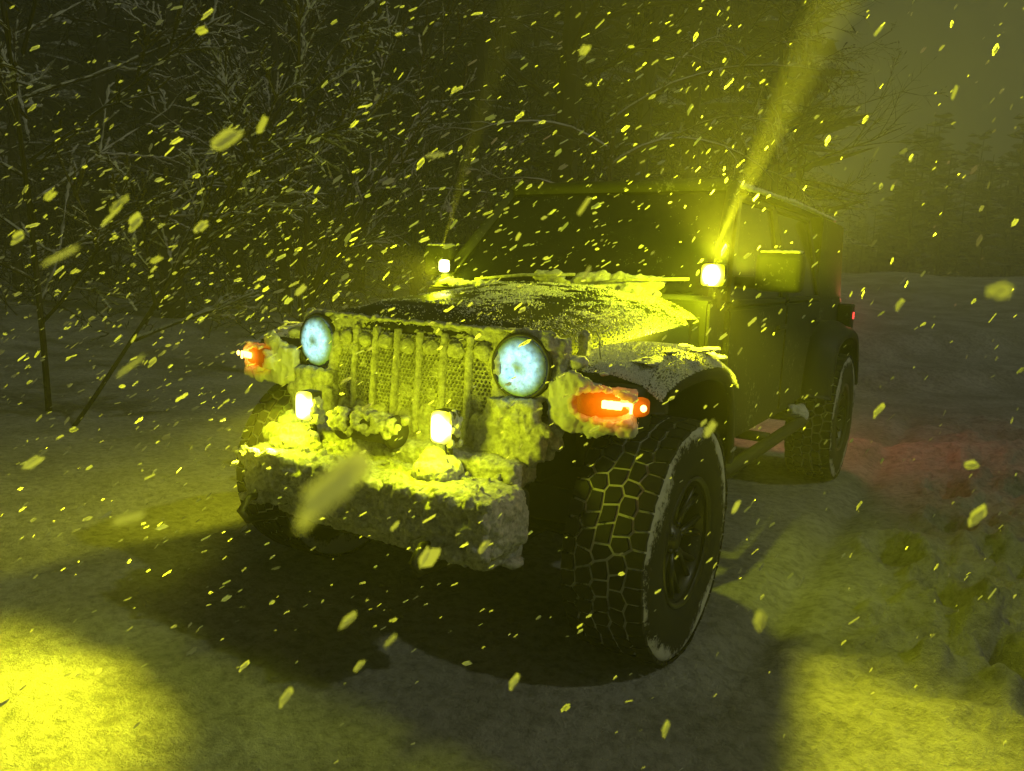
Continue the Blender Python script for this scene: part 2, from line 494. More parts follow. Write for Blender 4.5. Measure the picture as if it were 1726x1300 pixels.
# headlights -----------------------------------------------------------
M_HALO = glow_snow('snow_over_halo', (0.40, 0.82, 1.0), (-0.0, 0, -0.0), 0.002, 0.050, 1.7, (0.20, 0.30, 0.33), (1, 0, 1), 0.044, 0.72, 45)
for s in (-1, 1):
    h = empty('headlight', (s*0.484, gy(s*0.484, 1.03)-0.012, 1.032), car)
    h.rotation_euler = (0, 0, s*radians(4))
    bm = bmesh.new(); lathe(bm, [(0.05, 0.095), (-0.004, 0.110), (-0.014, 0.106), (-0.012, 0.096), (0.02, 0.088)], 40, 'y')
    obj('bezel', bm, M_PLAST, h)
    bm = bmesh.new()
    box(bm, (0, 0.012, 0), (0.002, 0.002, 0.002))
    lathe(bm, [(0.03, 0.0), (0.02, 0.06), (0.018, 0.094)], 40, 'y')
    obj('reflector', bm, M_PLAST, h)
    bm = bmesh.new()      # the snow plate frozen over the lens, hollowed in the middle
    R = 0.097; n = 34; g = {}
    cx, cz = (-0.028, -0.022) if s > 0 else (0.0, -0.03)
    for i in range(-n, n+1):
        for j in range(-n, n+1):
            x, z = R*i/n, R*j/n; r = sqrt(x*x+z*z)
            if r > R: continue
            P = Vector((x*22+s*5, z*22, 3))
            y = -0.012 - 0.022*sqrt(max(0, 1-(r/R)**2)) - 0.006*noise.noise(P) - 0.003*noise.noise(P*3)
            q = sqrt(((x-cx)/0.8)**2+((z-cz))**2)
            y += 0.030*exp(-(q/0.017)**4)
            # crescent left bare at the outer edge
            if s > 0 and x < -0.062 and z > -0.07 and z < 0.045 and (x+0.5*abs(z+0.01)) < -0.055-0.01*noise.noise(P*2): continue
            g[i, j] = bm.verts.new((x, y, z))
    for (i, j) in list(g):
        if (i+1, j) in g and (i, j+1) in g and (i+1, j+1) in g:
            bm.faces.new((g[i, j], g[i+1, j], g[i+1, j+1], g[i, j+1]))
    obj('halo_lens', bm, M_HALO, h)
    L = bpy.data.lights.new('halo_light', 'POINT'); L.energy = 0.03; L.color = (0.5, 0.85, 1.0); L.shadow_soft_size = 0.05
    lo_ = bpy.data.objects.new('halo_light', L); C.objects.link(lo_); lo_.parent = h; lo_.location = (0, -0.10, 0)

# snow packed round the headlights and below them
random.seed(5)
for s_ in (1, -1):
    bm = bmesh.new()
    for (x, z, w, h_) in ((0.47, 0.88, 0.20, 0.10), (0.49, 0.80, 0.22, 0.12), (0.46, 0.73, 0.16, 0.09), (0.40, 0.78, 0.10, 0.16)):
        box(bm, (s_*x, gy(s_*x, z)-0.028, z), (w, 0.05, h_), bev=0.02)
    for k in range(9):
        x = random.uniform(.38, .58); z = random.uniform(.72, .90)
        blob(bm, (s_*x, gy(s_*x, z)-0.045, z), (random.uniform(.03, .06), 0.02, random.uniform(.02, .05)), 2)
    crust('headlight_snow', bm, M_FROST, car, 0.006, ((0.10, 0.020), (0.035, 0.010), (0.012, 0.005), (0.006, 0.002)), 5)
# snow rim along the front edge of the hood
bm = bmesh.new()
for k in range(60):
    x = -0.58+1.16*k/59
    blob(bm, (x, gy(x, 1.14)-0.004+random.uniform(-.004, .004), 1.142+random.uniform(-.004, .004)), (0.018, 0.013, 0.008+random.uniform(0, .004)), 1)
crust('hood_rim_snow', bm, M_FROST, car, 0.006, ((0.03, 0.008), (0.012, 0.006)), 1)

# front fenders ----------------------------------------------------------
FP = [(-0.36, 0.92), (-0.355, 0.98), (-0.335, 1.03), (-0.26, 1.058), (-0.10, 1.082), (0.12, 1.085), (0.30, 1.065), (0.42, 1.02), (0.50, 0.93), (0.55, 0.80), (0.58, 0.62)]
def catmull(P, n):
    out = []
    for i in range(len(P)-1):
        p0 = P[max(i-1, 0)]; p1 = P[i]; p2 = P[i+1]; p3 = P[min(i+2, len(P)-1)]
        for k in range(n):
            t = k/n
            out.append(tuple(0.5*((2*p1[c]) + (-p0[c]+p2[c])*t + (2*p0[c]-5*p1[c]+4*p2[c]-p3[c])*t*t + (-p0[c]+3*p1[c]-3*p2[c]+p3[c])*t**3) for c in range(len(p1))))
    out.append(tuple(P[-1])); return out
def fender(name, s, path, xin, xout, lip, thick=0.03, crown=0.025):
    bm = bmesh.new(); sec = []
    pts = catmull(path, 5)
    cy_ = sum(p[0] for p in pts)/len(pts)
    for i, (y, z) in enumerate(pts):
        y0, z0 = pts[max(0, i-1)]; y1, z1 = pts[min(len(pts)-1, i+1)]
        d = Vector((0, y1-y0, z1-z0)).normalized(); nrm = Vector((0, -d.z, d.y))    # outward
        ring = []
        prof = [(xin, -0.0), (xin+(xout-xin)*0.5, 0.004), (xout-0.08, -0.018), (xout-0.025, -0.040), (xout, -0.065), (xout, -lip-0.03), (xout-0.02, -lip-0.035), (xout-0.03, -thick-0.02), (xin, -thick)]
        for (x, o_) in prof:
            ring.append(bm.verts.new(Vector((s*x, y, z)) + nrm*o_))
        sec.append(ring)
    for i in range(len(sec)-1):
        m = len(sec[0])
        for k in range(m):
            f = (sec[i][k], sec[i][(k+1) % m], sec[i+1][(k+1) % m], sec[i+1][k])
            bm.faces.new(f if s > 0 else f[::-1])
    bm.faces.new(sec[0]); bm.faces.new(sec[-1][::-1])
    return obj(name, bm, M_PLAST, car)
for s in (-1, 1):
    fender('front_fender', s, FP, 0.56, 0.925, 0.075)

# nose of the fender carrying the turn lamp, and the snow slab frozen on it
for s in (-1, 1):
    bm = bmesh.new(); box(bm, (s*0.755, -0.335, 0.93), (0.26, 0.12, 0.15), bev=0.03)
    obj('fender_nose', bm, M_PLAST, car)
    random.seed(11+s)
    bm = bmesh.new()
    box(bm, (s*0.730, -0.395, 0.925), (0.30, 0.05, 0.15), None, 0.02)
    box(bm, (s*0.665, -0.365, 0.925), (0.07, 0.13, 0.16), None, 0.02)
    for k in range(34):
        x = random.uniform(0.635, 0.875); z = random.uniform(0.86, 1.03-0.12*max(0, (x-0.72))/0.16)
        if ((x-0.80)/0.13)**2+((z-0.945)/0.062)**2 < 1: continue
        r_ = random.uniform(.02, .04)
        blob(bm, (s*x, -0.416+random.uniform(-.004, .01), z), (r_*1.3, 0.016, r_), 1)
    for k in range(26):
        a = 2*pi*k/26+random.uniform(-.1, .1)
        if cos(a) > (0.75 if s > 0 else -0.2): continue
        r_ = random.uniform(.010, .020)
        blob(bm, (s*(0.80+0.118*cos(a)), -0.445, 0.945+0.050*sin(a)), (r_*1.2, r_*1.3, r_), 1)
    msl = glow_snow('snow_over_turn_lamp', (1.0, 0.22, 0.0), (s*0.80, -0.42, 0.945), 0.03, 0.15, 1.0, (0.58, 0.58, 0.55), (1.0, 0.3, 1.7), 0, 0.6, 50)  # orange lamp glow on the snow slab is put into its emission
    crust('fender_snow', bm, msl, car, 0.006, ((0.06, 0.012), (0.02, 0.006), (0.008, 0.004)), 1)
    t = empty('turn_lamp', (s*0.820, -0.42, 0.948), car)
    t.rotation_euler = (0, 0, s*radians(12))
    bm = bmesh.new(); box(bm, (s*-0.01, 0.005, -0.003), (0.215, 0.05, 0.098), bev=0.024, seg=5)
    for v in bm.verts: v.co.z *= 1-0.35*(abs(v.co.x+s*0.01)/0.118)**2.5
    for v in bm.verts:
        if v.co.x*s > 0.05: v.co.z *= 0.7; v.co.y += 0.02
    obj('amber_lens', bm, glow_snow('amber_lens', (1.0, 0.17, 0.0), (s*0.0, -0.02, 0.0), 0.0, 0.15, 1.5, (0.25, 0.06, 0.01), (1, 0.3, 1.5), 0, 0.25, 30), t)
    bm = bmesh.new()
    box(bm, (s*-0.006, -0.024, 0.004), (0.062, 0.010, 0.026), bev=0.006); box(bm, (s*0.034, -0.022, 0.009), (0.034, 0.010, 0.013), bev=0.005)
    box(bm, (s*0.052, -0.020, -0.002), (0.008, 0.010, 0.034), bev=0.003)
    crust('lit_bulb', bm, M_AMBER, t, 0.0025, ((0.012, 0.002),), 1)
    bm = bmesh.new(); blob(bm, (s*0.088, -0.018, 0.002), (0.010, 0.006, 0.011), 2)
    obj('side_bulb', bm, M_AMBER, t)
    L = bpy.data.lights.new('turn_light', 'POINT'); L.energy = 0.12; L.color = (1.0, 0.30, 0.01); L.shadow_soft_size = 0.03
    lo_ = bpy.data.objects.new('turn_light', L); C.objects.link(lo_); lo_.parent = t; lo_.location = (0, -0.09, 0)

# grains of snow lying on hood and fenders (real grains, joined)
def grains(name, spots, parent):
    verts, faces = [], []
    tet = [(1, 0, -.4), (-.5, .87, -.4), (-.5, -.87, -.4), (0, 0, 1)]
    for (p, r) in spots:
        b = len(verts); a = random.uniform(0, 6.3); ca, sa = cos(a), sin(a)
        e = random.uniform(0.7, 1.5)
        for (x, y, z) in tet:
            verts.append((p[0]+r*e*(x*ca-y*sa), p[1]+r*(x*sa+y*ca), p[2]+r*z*random.uniform(.6, 1.2)))
        faces += [(b, b+1, b+3), (b+1, b+2, b+3), (b+2, b, b+3), (b, b+2, b+1)]
    me = bpy.data.meshes.new(name); me.from_pydata(verts, [], faces)
    o = link(name, me, M_GRAIN, parent, False); o['kind'] = 'stuff'; return o
random.seed(21)
sp = []
for k in range(150000):
    t = random.random(); w = hood_hw(t); x = random.uniform(-w, w)
    y = -0.395 + 1.04*t
    P = Vector((x*4.0, y*4.0, 0))
    d = 0.5+0.5*noise.noise(P) + 0.5*noise.noise(P*3.1) + 0.35*noise.noise(P*9)
    edge = (abs(x)/w)**6*0.3
    if random.random() > max(0.0, d*0.9-0.34+edge+0.18*(x/w))*(0.15+0.85*min(1, t/0.5)): continue
    yy = y + (0.05*(x/0.62)**2-0.05*x)*(1-t)
    sp.append(((x, yy, hood_z(x, t)+0.001), random.uniform(0.0011, 0.0034)*(1.0+0.5*max(0, d-0.9))))
    if len(sp) > 42000: break
grains('hood_snow_grains', sp, car)
pts = catmull(FP, 5)
for s in (-1, 1):
    sp = []
    for k in range(26000):
        i = random.uniform(9, 38); a, b_ = pts[int(i)], pts[int(i)+1]; f = i-int(i)
        y, z = a[0]+(b_[0]-a[0])*f, a[1]+(b_[1]-a[1])*f
        u_ = random.random(); x = 0.60+0.335*u_
        n_ = noise.noise(Vector((x*7, y*7, 4)))
        if random.random() > 0.75+n_*0.7: continue
        drop = 0.020*max(0, (u_-0.5)/0.27)+0.03*max(0, (u_-0.8)/0.2)-0.002
        sp.append(((s*x, y, z+0.004-drop), random.uniform(0.0012, 0.0042)))
    grains('fender_snow_grains', sp, car)
    bm = bmesh.new()
    for k in range(16):
        y = random.uniform(-0.40, 0.42); z = 1.0
        for q in range(len(pts)-1):
            if pts[q][0] <= y <= pts[q+1][0]: z = pts[q][1]
        blob(bm, (s*random.uniform(0.72, 0.90), y, z-0.001), (random.uniform(.02, .05), random.uniform(.03, .08), 0.008), 1)
    blob(bm, (s*0.64, -0.34, 1.055), (0.045, 0.035, 0.022), 2)
    crust('fender_top_snow', bm, M_SNOW, car, 0.007, ((0.03, 0.008), (0.010, 0.006)), 1)['kind'] = 'stuff'
# hood latch clad in snow, and the bent wire beside it
for s in (-1, 1):
    bm = bmesh.new(); box(bm, (s*0.625, -0.26, 1.10), (0.03, 0.05, 0.085), bev=0.01)
    blob(bm, (s*0.63, -0.27, 1.135), (0.022, 0.03, 0.02), 1)
    crust('hood_latch', bm, M_FROST, car, 0.006, ((0.03, 0.008), (0.012, 0.005)), 1)
bm = bmesh.new()
tube(bm, [(0.64, -0.25, 1.145), (0.665, -0.26, 1.15), (0.685, -0.27, 1.13), (0.69, -0.28, 1.10), (0.70, -0.29, 1.065)], 0.0025, 6)
obj('latch_cord', bm, M_FROST, car)

# inner structure, firewall, engine bay sides
bm = bmesh.new()
box(bm, (0, 0.17, 0.80), (0.98, 0.90, 0.52)); box(bm, (0, 0.60, 0.85), (1.40, 0.14, 0.62))
obj('engine_bay', bm, M_UNDER, car, False)
# tub
def slab(pts, x0, x1):
    """polygon in y,z extruded over x"""
    bm = bmesh.new()
    a = [bm.verts.new((x0, y, z)) for (y, z) in pts]; b = [bm.verts.new((x1, y, z)) for (y, z) in pts]
    bm.faces.new(a); bm.faces.new(b[::-1]); n = len(pts)
    for k in range(n): bm.faces.new((a[k], b[k], b[(k+1) % n], a[(k+1) % n]))
    bmesh.ops.recalc_face_normals(bm, faces=bm.faces); return bm
def bevel_all(bm, o_=0.012, seg=2):
    bmesh.ops.bevel(bm, geom=list(bm.edges), offset=o_, segments=seg, affect='EDGES'); return bm
obj('body_tub', bevel_all(slab([(0.62, 0.56), (0.62, 1.235), (3.68, 1.215), (3.72, 0.62), (3.55, 0.60), (3.42, 0.95), (2.6, 0.95), (2.42, 0.56)], -0.745, 0.745)), M_SIDE, car, False)
for s in (-1, 1):
    for (nm, pp) in (('front_door', [(0.83, 0.64), (0.83, 1.20), (1.86, 1.20), (1.86, 0.60), (0.90, 0.60)]), ('rear_door', [(1.88, 0.60), (1.88, 1.20), (2.78, 1.20), (2.76, 1.02), (2.56, 0.97), (2.42, 0.60)])):
        d_ = obj(nm, bevel_all(slab(pp, s*0.742, s*0.772), 0.01), M_SIDE, car, False)
        bm = bmesh.new(); yh = pp[2][0]-0.16
        box(bm, (s*0.793, yh, 1.08), (0.02, 0.16, 0.028), bev=0.008); obj('door_handle', bm, M_PLAST, d_)
        # window and its frame
        y0, y1 = pp[0][0], pp[2][0]
        zt = 1.71
        sl_ = 0.40 if nm == 'front_door' else 0.0
        q = [(y0+0.03, 1.22), (y1-0.02, 1.22), (y1-0.02, zt), (y0+sl_, zt)]
        bm = bmesh.new()
        inw = lambda z: s*(0.755-0.13*(z-1.2)/0.6)
        vs = [bm.verts.new((inw(z), y, z)) for (y, z) in q]; bm.faces.new(vs if s > 0 else vs[::-1])
        r_ = bmesh.ops.extrude_face_region(bm, geom=list(bm.faces))
        for v in r_['geom']:
            if isinstance(v, bmesh.types.BMVert): v.co.x -= s*0.006
        obj('door_glass', bm, M_GLASS, d_, False)
        bm = bmesh.new()
        for k in range(4):
            a, b_ = q[k], q[(k+1) % 4]
            tube(bm, [(inw(a[1])+s*0.004, a[0], a[1]), (inw(b_[1])+s*0.004, b_[0], b_[1])], 0.017, 6)
        obj('window_frame', bm, M_PLAST, d_, False)
    fender('rear_fender', s, [(2.42, 0.62), (2.47, 0.80), (2.56, 0.96), (2.72, 1.04), (3.0, 1.06), (3.28, 1.04), (3.44, 0.96), (3.55, 0.80), (3.62, 0.62)], 0.70, 0.935, 0.07)
    # rocker step
    bm = bmesh.new(); tube(bm, [(s*0.78, 0.60, 0.53), (s*0.83, 0.72, 0.50), (s*0.83, 2.30, 0.50), (s*0.78, 2.42, 0.53)], 0.032, 10)
    for y in (0.8, 1.5, 2.2): box(bm, (s*0.74, y, 0.52), (0.16, 0.07, 0.04))
    obj('side_step', bm, M_PLAST, car)
    # mirrors
    mr = empty('door_mirror', (s*0.93, 0.98, 1.365), car)
    bm = bmesh.new(); box(bm, (0, 0, 0), (0.20, 0.09, 0.17), bev=0.03, seg=3); obj('mirror_shell', bm, M_SIDE, mr)
    bm = bmesh.new(); tube(bm, [(-s*0.20, 0.0, -0.05), (-s*0.10, 0, -0.05)], 0.028, 8); obj('mirror_arm', bm, M_PLAST, mr)
    bm = bmesh.new(); box(bm, (0, 0.048, 0), (0.16, 0.006, 0.13), bev=0.002); obj('mirror_glass', bm, M_GLASS, mr)
    bm = bmesh.new()
    for k in range(6): blob(bm, (-0.07+0.028*k, -0.01, 0.087), (0.026, 0.035, 0.010), 1)
    crust('mirror_snow', bm, M_SNOW, mr, 0.007, ((0.03, 0.006),), 1)
bm = bmesh.new()
random.seed(31)
for k in range(7): blob(bm, (0.80+random.uniform(-.03, .03), 2.30+random.uniform(-.07, .07), 0.56+random.uniform(-.06, .06)), (.04, .05, .05), 1)
crust('rocker_snow', bm, M_SNOW, car, 0.012, ((0.05, 0.02),), 1)

# windscreen
wf = empty('windscreen', (0, 0.70, 1.22), car)
def wsp(x, t): return Vector((x*(0.735-0.115*t)/0.735, 0.53*t, 0.55*t))   # t up the slope
bm = bmesh.new()
tube(bm, [wsp(-0.735, 0), wsp(-0.735, 1)], 0.032, 8); tube(bm, [wsp(0.735, 0), wsp(0.735, 1)], 0.032, 8)
tube(bm, [wsp(-0.735, 1), wsp(0.735, 1)], 0.038, 8); tube(bm, [wsp(-0.735, 0), wsp(0.735, 0)], 0.035, 8)
obj('screen_frame', bm, M_SIDE, wf)
bm = bmesh.new(); g = [bm.verts.new(wsp(x, t)) for (x, t) in ((-0.71, 0.04), (0.71, 0.04), (0.71, 0.96), (-0.71, 0.96))]
bm.faces.new(g); obj('screen_glass', bm, M_GLASS, wf, False)
bm = bmesh.new()
for (x0, x1) in ((-0.50, 0.05), (0.10, 0.62)):
    a = wsp(x0, 0.05)+Vector((0, -0.03, 0.03)); b_ = wsp(x1, 0.13)+Vector((0, -0.03, 0.03))
    tube(bm, [a, (a+b_)/2+Vector((0, -0.012, 0.01)), b_], 0.008, 6)
obj('wiper', bm, M_FROST, wf)
bm = bmesh.new(); random.seed(3)
for k in range(70):
    x = random.uniform(-0.66, 0.50); t = random.uniform(0.0, 0.05)
    blob(bm, wsp(x, t)+Vector((0, -0.035, 0.012)), (random.uniform(.04, .08), 0.035, random.uniform(.012, .03)), 1)
for k in range(25):
    x = random.uniform(-0.15, 0.45)
    blob(bm, wsp(x, 0.09+0.1*random.random())+Vector((0, -0.02, 0.0)), (random.uniform(.05, .10), 0.02, 0.03), 1)
crust('screen_snow', bm, M_SNOW, wf, 0.012, ((0.06, 0.02), (0.02, 0.008)), 1)
# roof
obj('roof', bevel_all(slab([(1.20, 1.725), (1.22, 1.76), (1.7, 1.785), (3.60, 1.765), (3.72, 1.71)], -0.645, 0.645), 0.02), M_SIDE, car, False)
bm = bmesh.new(); random.seed(9)
for k in range(46):
    x = random.uniform(-0.60, 0.60); y = random.choice((1.26, 1.28))+random.uniform(0, 0.05)
    blob(bm, (x, y, 1.762), (random.uniform(.05, .10), 0.05, 0.014+0.012*random.random()), 1)
box(bm, (0, 2.45, 1.785), (1.24, 2.3, 0.03))
crust('roof_snow', bm, M_SNOW, car, 0.02, ((0.12, 0.012), (0.03, 0.008)), 1)
for s in (-1, 1):
    obj('quarter_panel', bevel_all(slab([(2.80, 1.20), (2.80, 1.73), (3.55, 1.72), (3.70, 1.20)], s*0.62, s*0.735), 0.01), M_SIDE, car, False)
    bm = bmesh.new(); tube(bm, [(s*0.66, 1.20, 1.762), (s*0.665, 2.3, 1.784), (s*0.66, 3.6, 1.765)], 0.012, 6)
    crust('drip_rail_snow', bm, M_SNOW, car, 0.008, ((0.04, 0.008),), 0)
bm = bmesh.new(); box(bm, (0, 3.62, 1.45), (1.26, 0.02, 0.5)); obj('rear_glass', bm, M_GLASS, car, False)
for s in (-1, 1):
    tl = empty('tail_lamp', (s*0.795, 3.62, 1.07), car)
    bm = bmesh.new(); box(bm, (0, 0, 0), (0.10, 0.14, 0.19), bev=0.015); obj('lamp_shell', bm, M_PLAST, tl)
    bm = bmesh.new(); box(bm, (s*0.055, -0.005, 0.012), (0.008, 0.018, 0.05), bev=0.003); obj('side_marker', bm, M_RED, tl)
    bm = bmesh.new(); box(bm, (0, 0.075, 0.02), (0.07, 0.008, 0.13), bev=0.003); obj('red_lens', bm, M_RED, tl)
    L = bpy.data.lights.new('tail_light', 'POINT'); L.energy = 15.0; L.color = (1.0, 0.24, 0.14); L.shadow_soft_size = 0.05
    lo_ = bpy.data.objects.new('tail_light', L); C.objects.link(lo_); lo_.parent = tl; lo_.location = (0, 0.22, 0)

# bumper with snow heaped on it -----------------------------------------
bm = bmesh.new()
box(bm, (0.075, -0.62, 0.58), (1.04, 0.24, 0.18), bev=0.035, seg=3)
box(bm, (0.03, -0.56, 0.47), (0.86, 0.14, 0.14), bev=0.02)
box(bm, (0.03, -0.46, 0.42), (0.72, 0.16, 0.05), bev=0.01)
obj('front_bumper', bm, M_PLAST, car)
random.seed(17)
bm = bmesh.new()
box(bm, (0.078, -0.650, 0.590), (1.08, 0.24, 0.20), bev=0.06, seg=3)
box(bm, (0.10, -0.60, 0.49), (0.95, 0.20, 0.10), bev=0.03)
def near_lamp(x): return abs(x-0.335) < 0.07 or abs(x+0.28) < 0.07
for k in range(150):
    x = random.uniform(-0.45, 0.58); y = random.uniform(-.75, -.50)
    if near_lamp(x) and y < -0.62: continue
    r_ = random.uniform(.006, .015)*(1.5 if random.random() < .12 else 1)
    blob(bm, (x, y, 0.690-0.25*max(0, -0.70-y)+random.uniform(-.008, .02)), (r_*random.uniform(.8, 1.5), r_, r_*.9), 1)
for k in range(170):
    x = random.uniform(-0.44, 0.60); z = random.uniform(0.50, 0.68); r_ = random.uniform(.010, .028)
    blob(bm, (x, -0.768+random.uniform(-.008, .006)-0.1*abs(z-0.6), z), (r_*1.4, r_*.8, r_), 1)
for k in range(14):   # left end piles higher
    r_ = random.uniform(.03, .05)
    blob(bm, (random.uniform(-0.48, -0.34), random.uniform(-.68, -.50), random.uniform(0.67, 0.74)), (r_*1.2, r_, r_), 1)
crust('bumper_snow', bm, M_FROST, car, 0.0048, ((0.14, 0.016), (0.045, 0.010), (0.014, 0.006), (0.006, 0.003)), 4)
bm = bmesh.new()     # snow lodged between bumper and grille
box(bm, (0.05, -0.49, 0.70), (1.02, 0.16, 0.09), bev=0.02)
for k in range(14): blob(bm, (random.uniform(-.45, .5), random.uniform(-.54, -.45), 0.74), (random.uniform(.04, .09), .04, random.uniform(.015, .035)), 2)
crust('ledge_snow', bm, M_FROST, car, 0.006, ((0.09, 0.018), (0.03, 0.010), (0.010, 0.005)), 4)
# winch, a dark drum half buried
wz = empty('winch', (0.0, -0.60, 0.79), car)
bm = bmesh.new(); lathe(bm, [(-0.13, 0.0), (-0.13, 0.05), (-0.11, 0.058), (-0.09, 0.045), (0.09, 0.045), (0.11, 0.058), (0.13, 0.05), (0.13, 0.0)], 24, 'x')
obj('drum', bm, M_PLAST, wz)
bm = bmesh.new(); random.seed(8)
for k in range(70):
    a = random.uniform(-0.1, 2.9)
    blob(bm, (random.uniform(-.15, .15), -0.054*cos(a), 0.054*sin(a)-0.005), (.022, .016, .016), 1)
crust('drum_snow', bm, M_FROST, wz, 0.007, ((0.03, 0.015), (0.012, 0.008)), 1)
# tow hooks
for s in (-1, 1):
    bm = bmesh.new(); tube(bm, [(s*0.38+0.03, -0.70, 0.44), (s*0.38+0.03, -0.83, 0.45), (s*0.38+0.03, -0.86, 0.49), (s*0.38+0.03, -0.82, 0.53), (s*0.38+0.03, -0.76, 0.52)], 0.013, 8)
    obj('tow_hook', bm, M_PLAST, car)
# lower air dam with snow
bm = bmesh.new()
for k in range(15):
    blob(bm, (-0.2+0.055*k, -0.55-0.02*sin(k), 0.405+0.003*k), (.05, .05, .022), 1)
crust('skid_snow', bm, M_FROST, car, 0.010, ((0.06, 0.02), (0.02, 0.010)), 1)
# axle, links
bm = bmesh.new()
tube(bm, [(-0.64, 0, 0.43), (0.64, 0, 0.43)], 0.045, 12); blob(bm, (0.25, 0, 0.42), (0.15, 0.15, 0.14), 2)
tube(bm, [(-0.6, -0.16, 0.44), (0.6, -0.16, 0.42)], 0.018, 8); tube(bm, [(-0.5, -0.20, 0.52), (0.62, -0.12, 0.42)], 0.018, 8)
tube(bm, [(-0.64, 3.008, 0.43), (0.64, 3.008, 0.43)], 0.045, 12); blob(bm, (0, 3.008, 0.42), (0.16, 0.16, 0.15), 2)
for s in (-1, 1):
    tube(bm, [(s*0.42, 0.0, 0.40), (s*0.40, 0.9, 0.48)], 0.03, 8)
    tube(bm, [(s*0.45, 0.02, 0.50), (s*0.45, 0.02, 0.82)], 0.06, 12)
    box(bm, (s*0.42, 1.6, 0.55), (0.08, 3.9, 0.12))
obj('axle', bm, M_UNDER, car)
bm = bmesh.new(); box(bm, (0, 1.6, 0.56), (1.3, 3.8, 0.12)); obj('floor_pan', bm, M_UNDER, car, False)

# wheels -----------------------------------------------------------------
RW, WW = 0.428, 0.285
def tyre_material():
    m, nt, out = nmat('snow_packed_tyre')
    p = N(nt, 'ShaderNodeBsdfPrincipled'); p.inputs['Roughness'].default_value = 0.8
    tc = N(nt, 'ShaderNodeTexCoord')
    sx = N(nt, 'ShaderNodeSeparateXYZ'); nt.links.new(tc.outputs['Object'], sx.inputs[0])
    cb = N(nt, 'ShaderNodeCombineXYZ'); nt.links.new(sx.outputs[1], cb.inputs[1]); nt.links.new(sx.outputs[2], cb.inputs[2])
    ln = N(nt, 'ShaderNodeVectorMath', operation='LENGTH'); nt.links.new(cb.outputs[0], ln.inputs[0])
    a = tex(nt, 38, 8, 0.8)
    mr = N(nt, 'ShaderNodeMapRange'); mr.inputs['From Min'].default_value = 0.27; mr.inputs['From Max'].default_value = 0.412
    mr.inputs['To Min'].default_value = -0.34; mr.inputs['To Max'].default_value = 0.21
    nt.links.new(ln.outputs['Value'], mr.inputs['Value'])
    s = N(nt, 'ShaderNodeMath', operation='ADD'); nt.links.new(a.outputs[0], s.inputs[0]); nt.links.new(mr.outputs[0], s.inputs[1])
    bigp = tex(nt, 4.5, 2, 0.5)
    s2 = N(nt, 'ShaderNodeMath', operation='MULTIPLY_ADD'); s2.inputs[1].default_value = 0.9; nt.links.new(bigp.outputs[0], s2.inputs[0])
    s3 = N(nt, 'ShaderNodeMath', operation='SUBTRACT'); s3.inputs[1].default_value = 0.45
    nt.links.new(s.outputs[0], s2.inputs[2]); nt.links.new(s2.outputs[0], s3.inputs[0]); s = s3
    r = ramp(nt, s.outputs[0], [(0.50, 0.0), (0.60, 1.0)])
    mc = N(nt, 'ShaderNodeMix', data_type='RGBA'); mc.inputs[6].default_value = (0.012, 0.012, 0.011, 1); mc.inputs[7].default_value = (0.58, 0.58, 0.55, 1)
    nt.links.new(r.outputs[0], mc.inputs[0]); nt.links.new(mc.outputs[2], p.inputs['Base Color'])
    bp = N(nt, 'ShaderNodeBump'); bp.inputs['Strength'].default_value = 0.8; bp.inputs['Distance'].default_value = 0.008
    nt.links.new(r.outputs[0], bp.inputs['Height']); nt.links.new(bp.outputs[0], p.inputs['Normal'])
    nt.links.new(p.outputs[0], out.inputs[0]); return m
M_TYRE = tyre_material()
def carcass():
    bm = bmesh.new(); R = RW-0.0065
    prof = [(-0.115, 0.215), (-0.138, 0.24), (-0.146, 0.30), (-0.145, 0.35), (-0.143, 0.385), (-0.137, R-0.020), (-0.125, R-0.005), (-0.06, R), (0, R+0.001), (0.06, R), (0.125, R-0.005), (0.137, R-0.020), (0.143, 0.385), (0.145, 0.35), (0.146, 0.30), (0.138, 0.24), (0.115, 0.215)]
    lathe(bm, prof, 96, 'x'); bmesh.ops.recalc_face_normals(bm, faces=bm.faces)
    me = bpy.data.meshes.new('tyre'); bm.to_mesh(me); bm.free()
    me.materials.append(M_TYRE); me.polygons.foreach_set('use_smooth', [True]*len(me.polygons)); return me
def block_mesh(poly, name):
    """poly: (across, along) outline about 0 -> raised block curved over the tyre"""
    bm = bmesh.new()
    def P(x, t, r):
        r -= 0.006*max(0, (abs(x+P.x0)-0.09)/0.045)**2
        return (x, r*sin(t/RW), r*cos(t/RW)-RW)
    P.x0 = block_mesh.x0
    def ring(sc, r):
        return [bm.verts.new(P(x*sc, t*sc, r)) for (x, t) in poly]
    a = ring(1.0, RW-0.013); b = ring(0.99, RW-0.002); c = ring(0.93, RW)
    n = len(poly)
    for (p, q) in ((a, b), (b, c)):
        for k in range(n): bm.faces.new((p[k], p[(k+1) % n], q[(k+1) % n], q[k]))
    bm.faces.new(c)
    bmesh.ops.recalc_face_normals(bm, faces=bm.faces)
    me = bpy.data.meshes.new(name); bm.to_mesh(me); bm.free(); me.materials.append(M_RUB); return me
NB = 44; ST = 2*pi*RW/NB
h = ST*0.46
XC = [-0.112, -0.057, 0.0, 0.057, 0.112]
PER = 11
rj = random.Random(5); JIT = {(b_, m_): (rj.uniform(-.0085, .0085), rj.uniform(-.0105, .0105)) for b_ in range(-1, 5) for m_ in range(PER*2)}
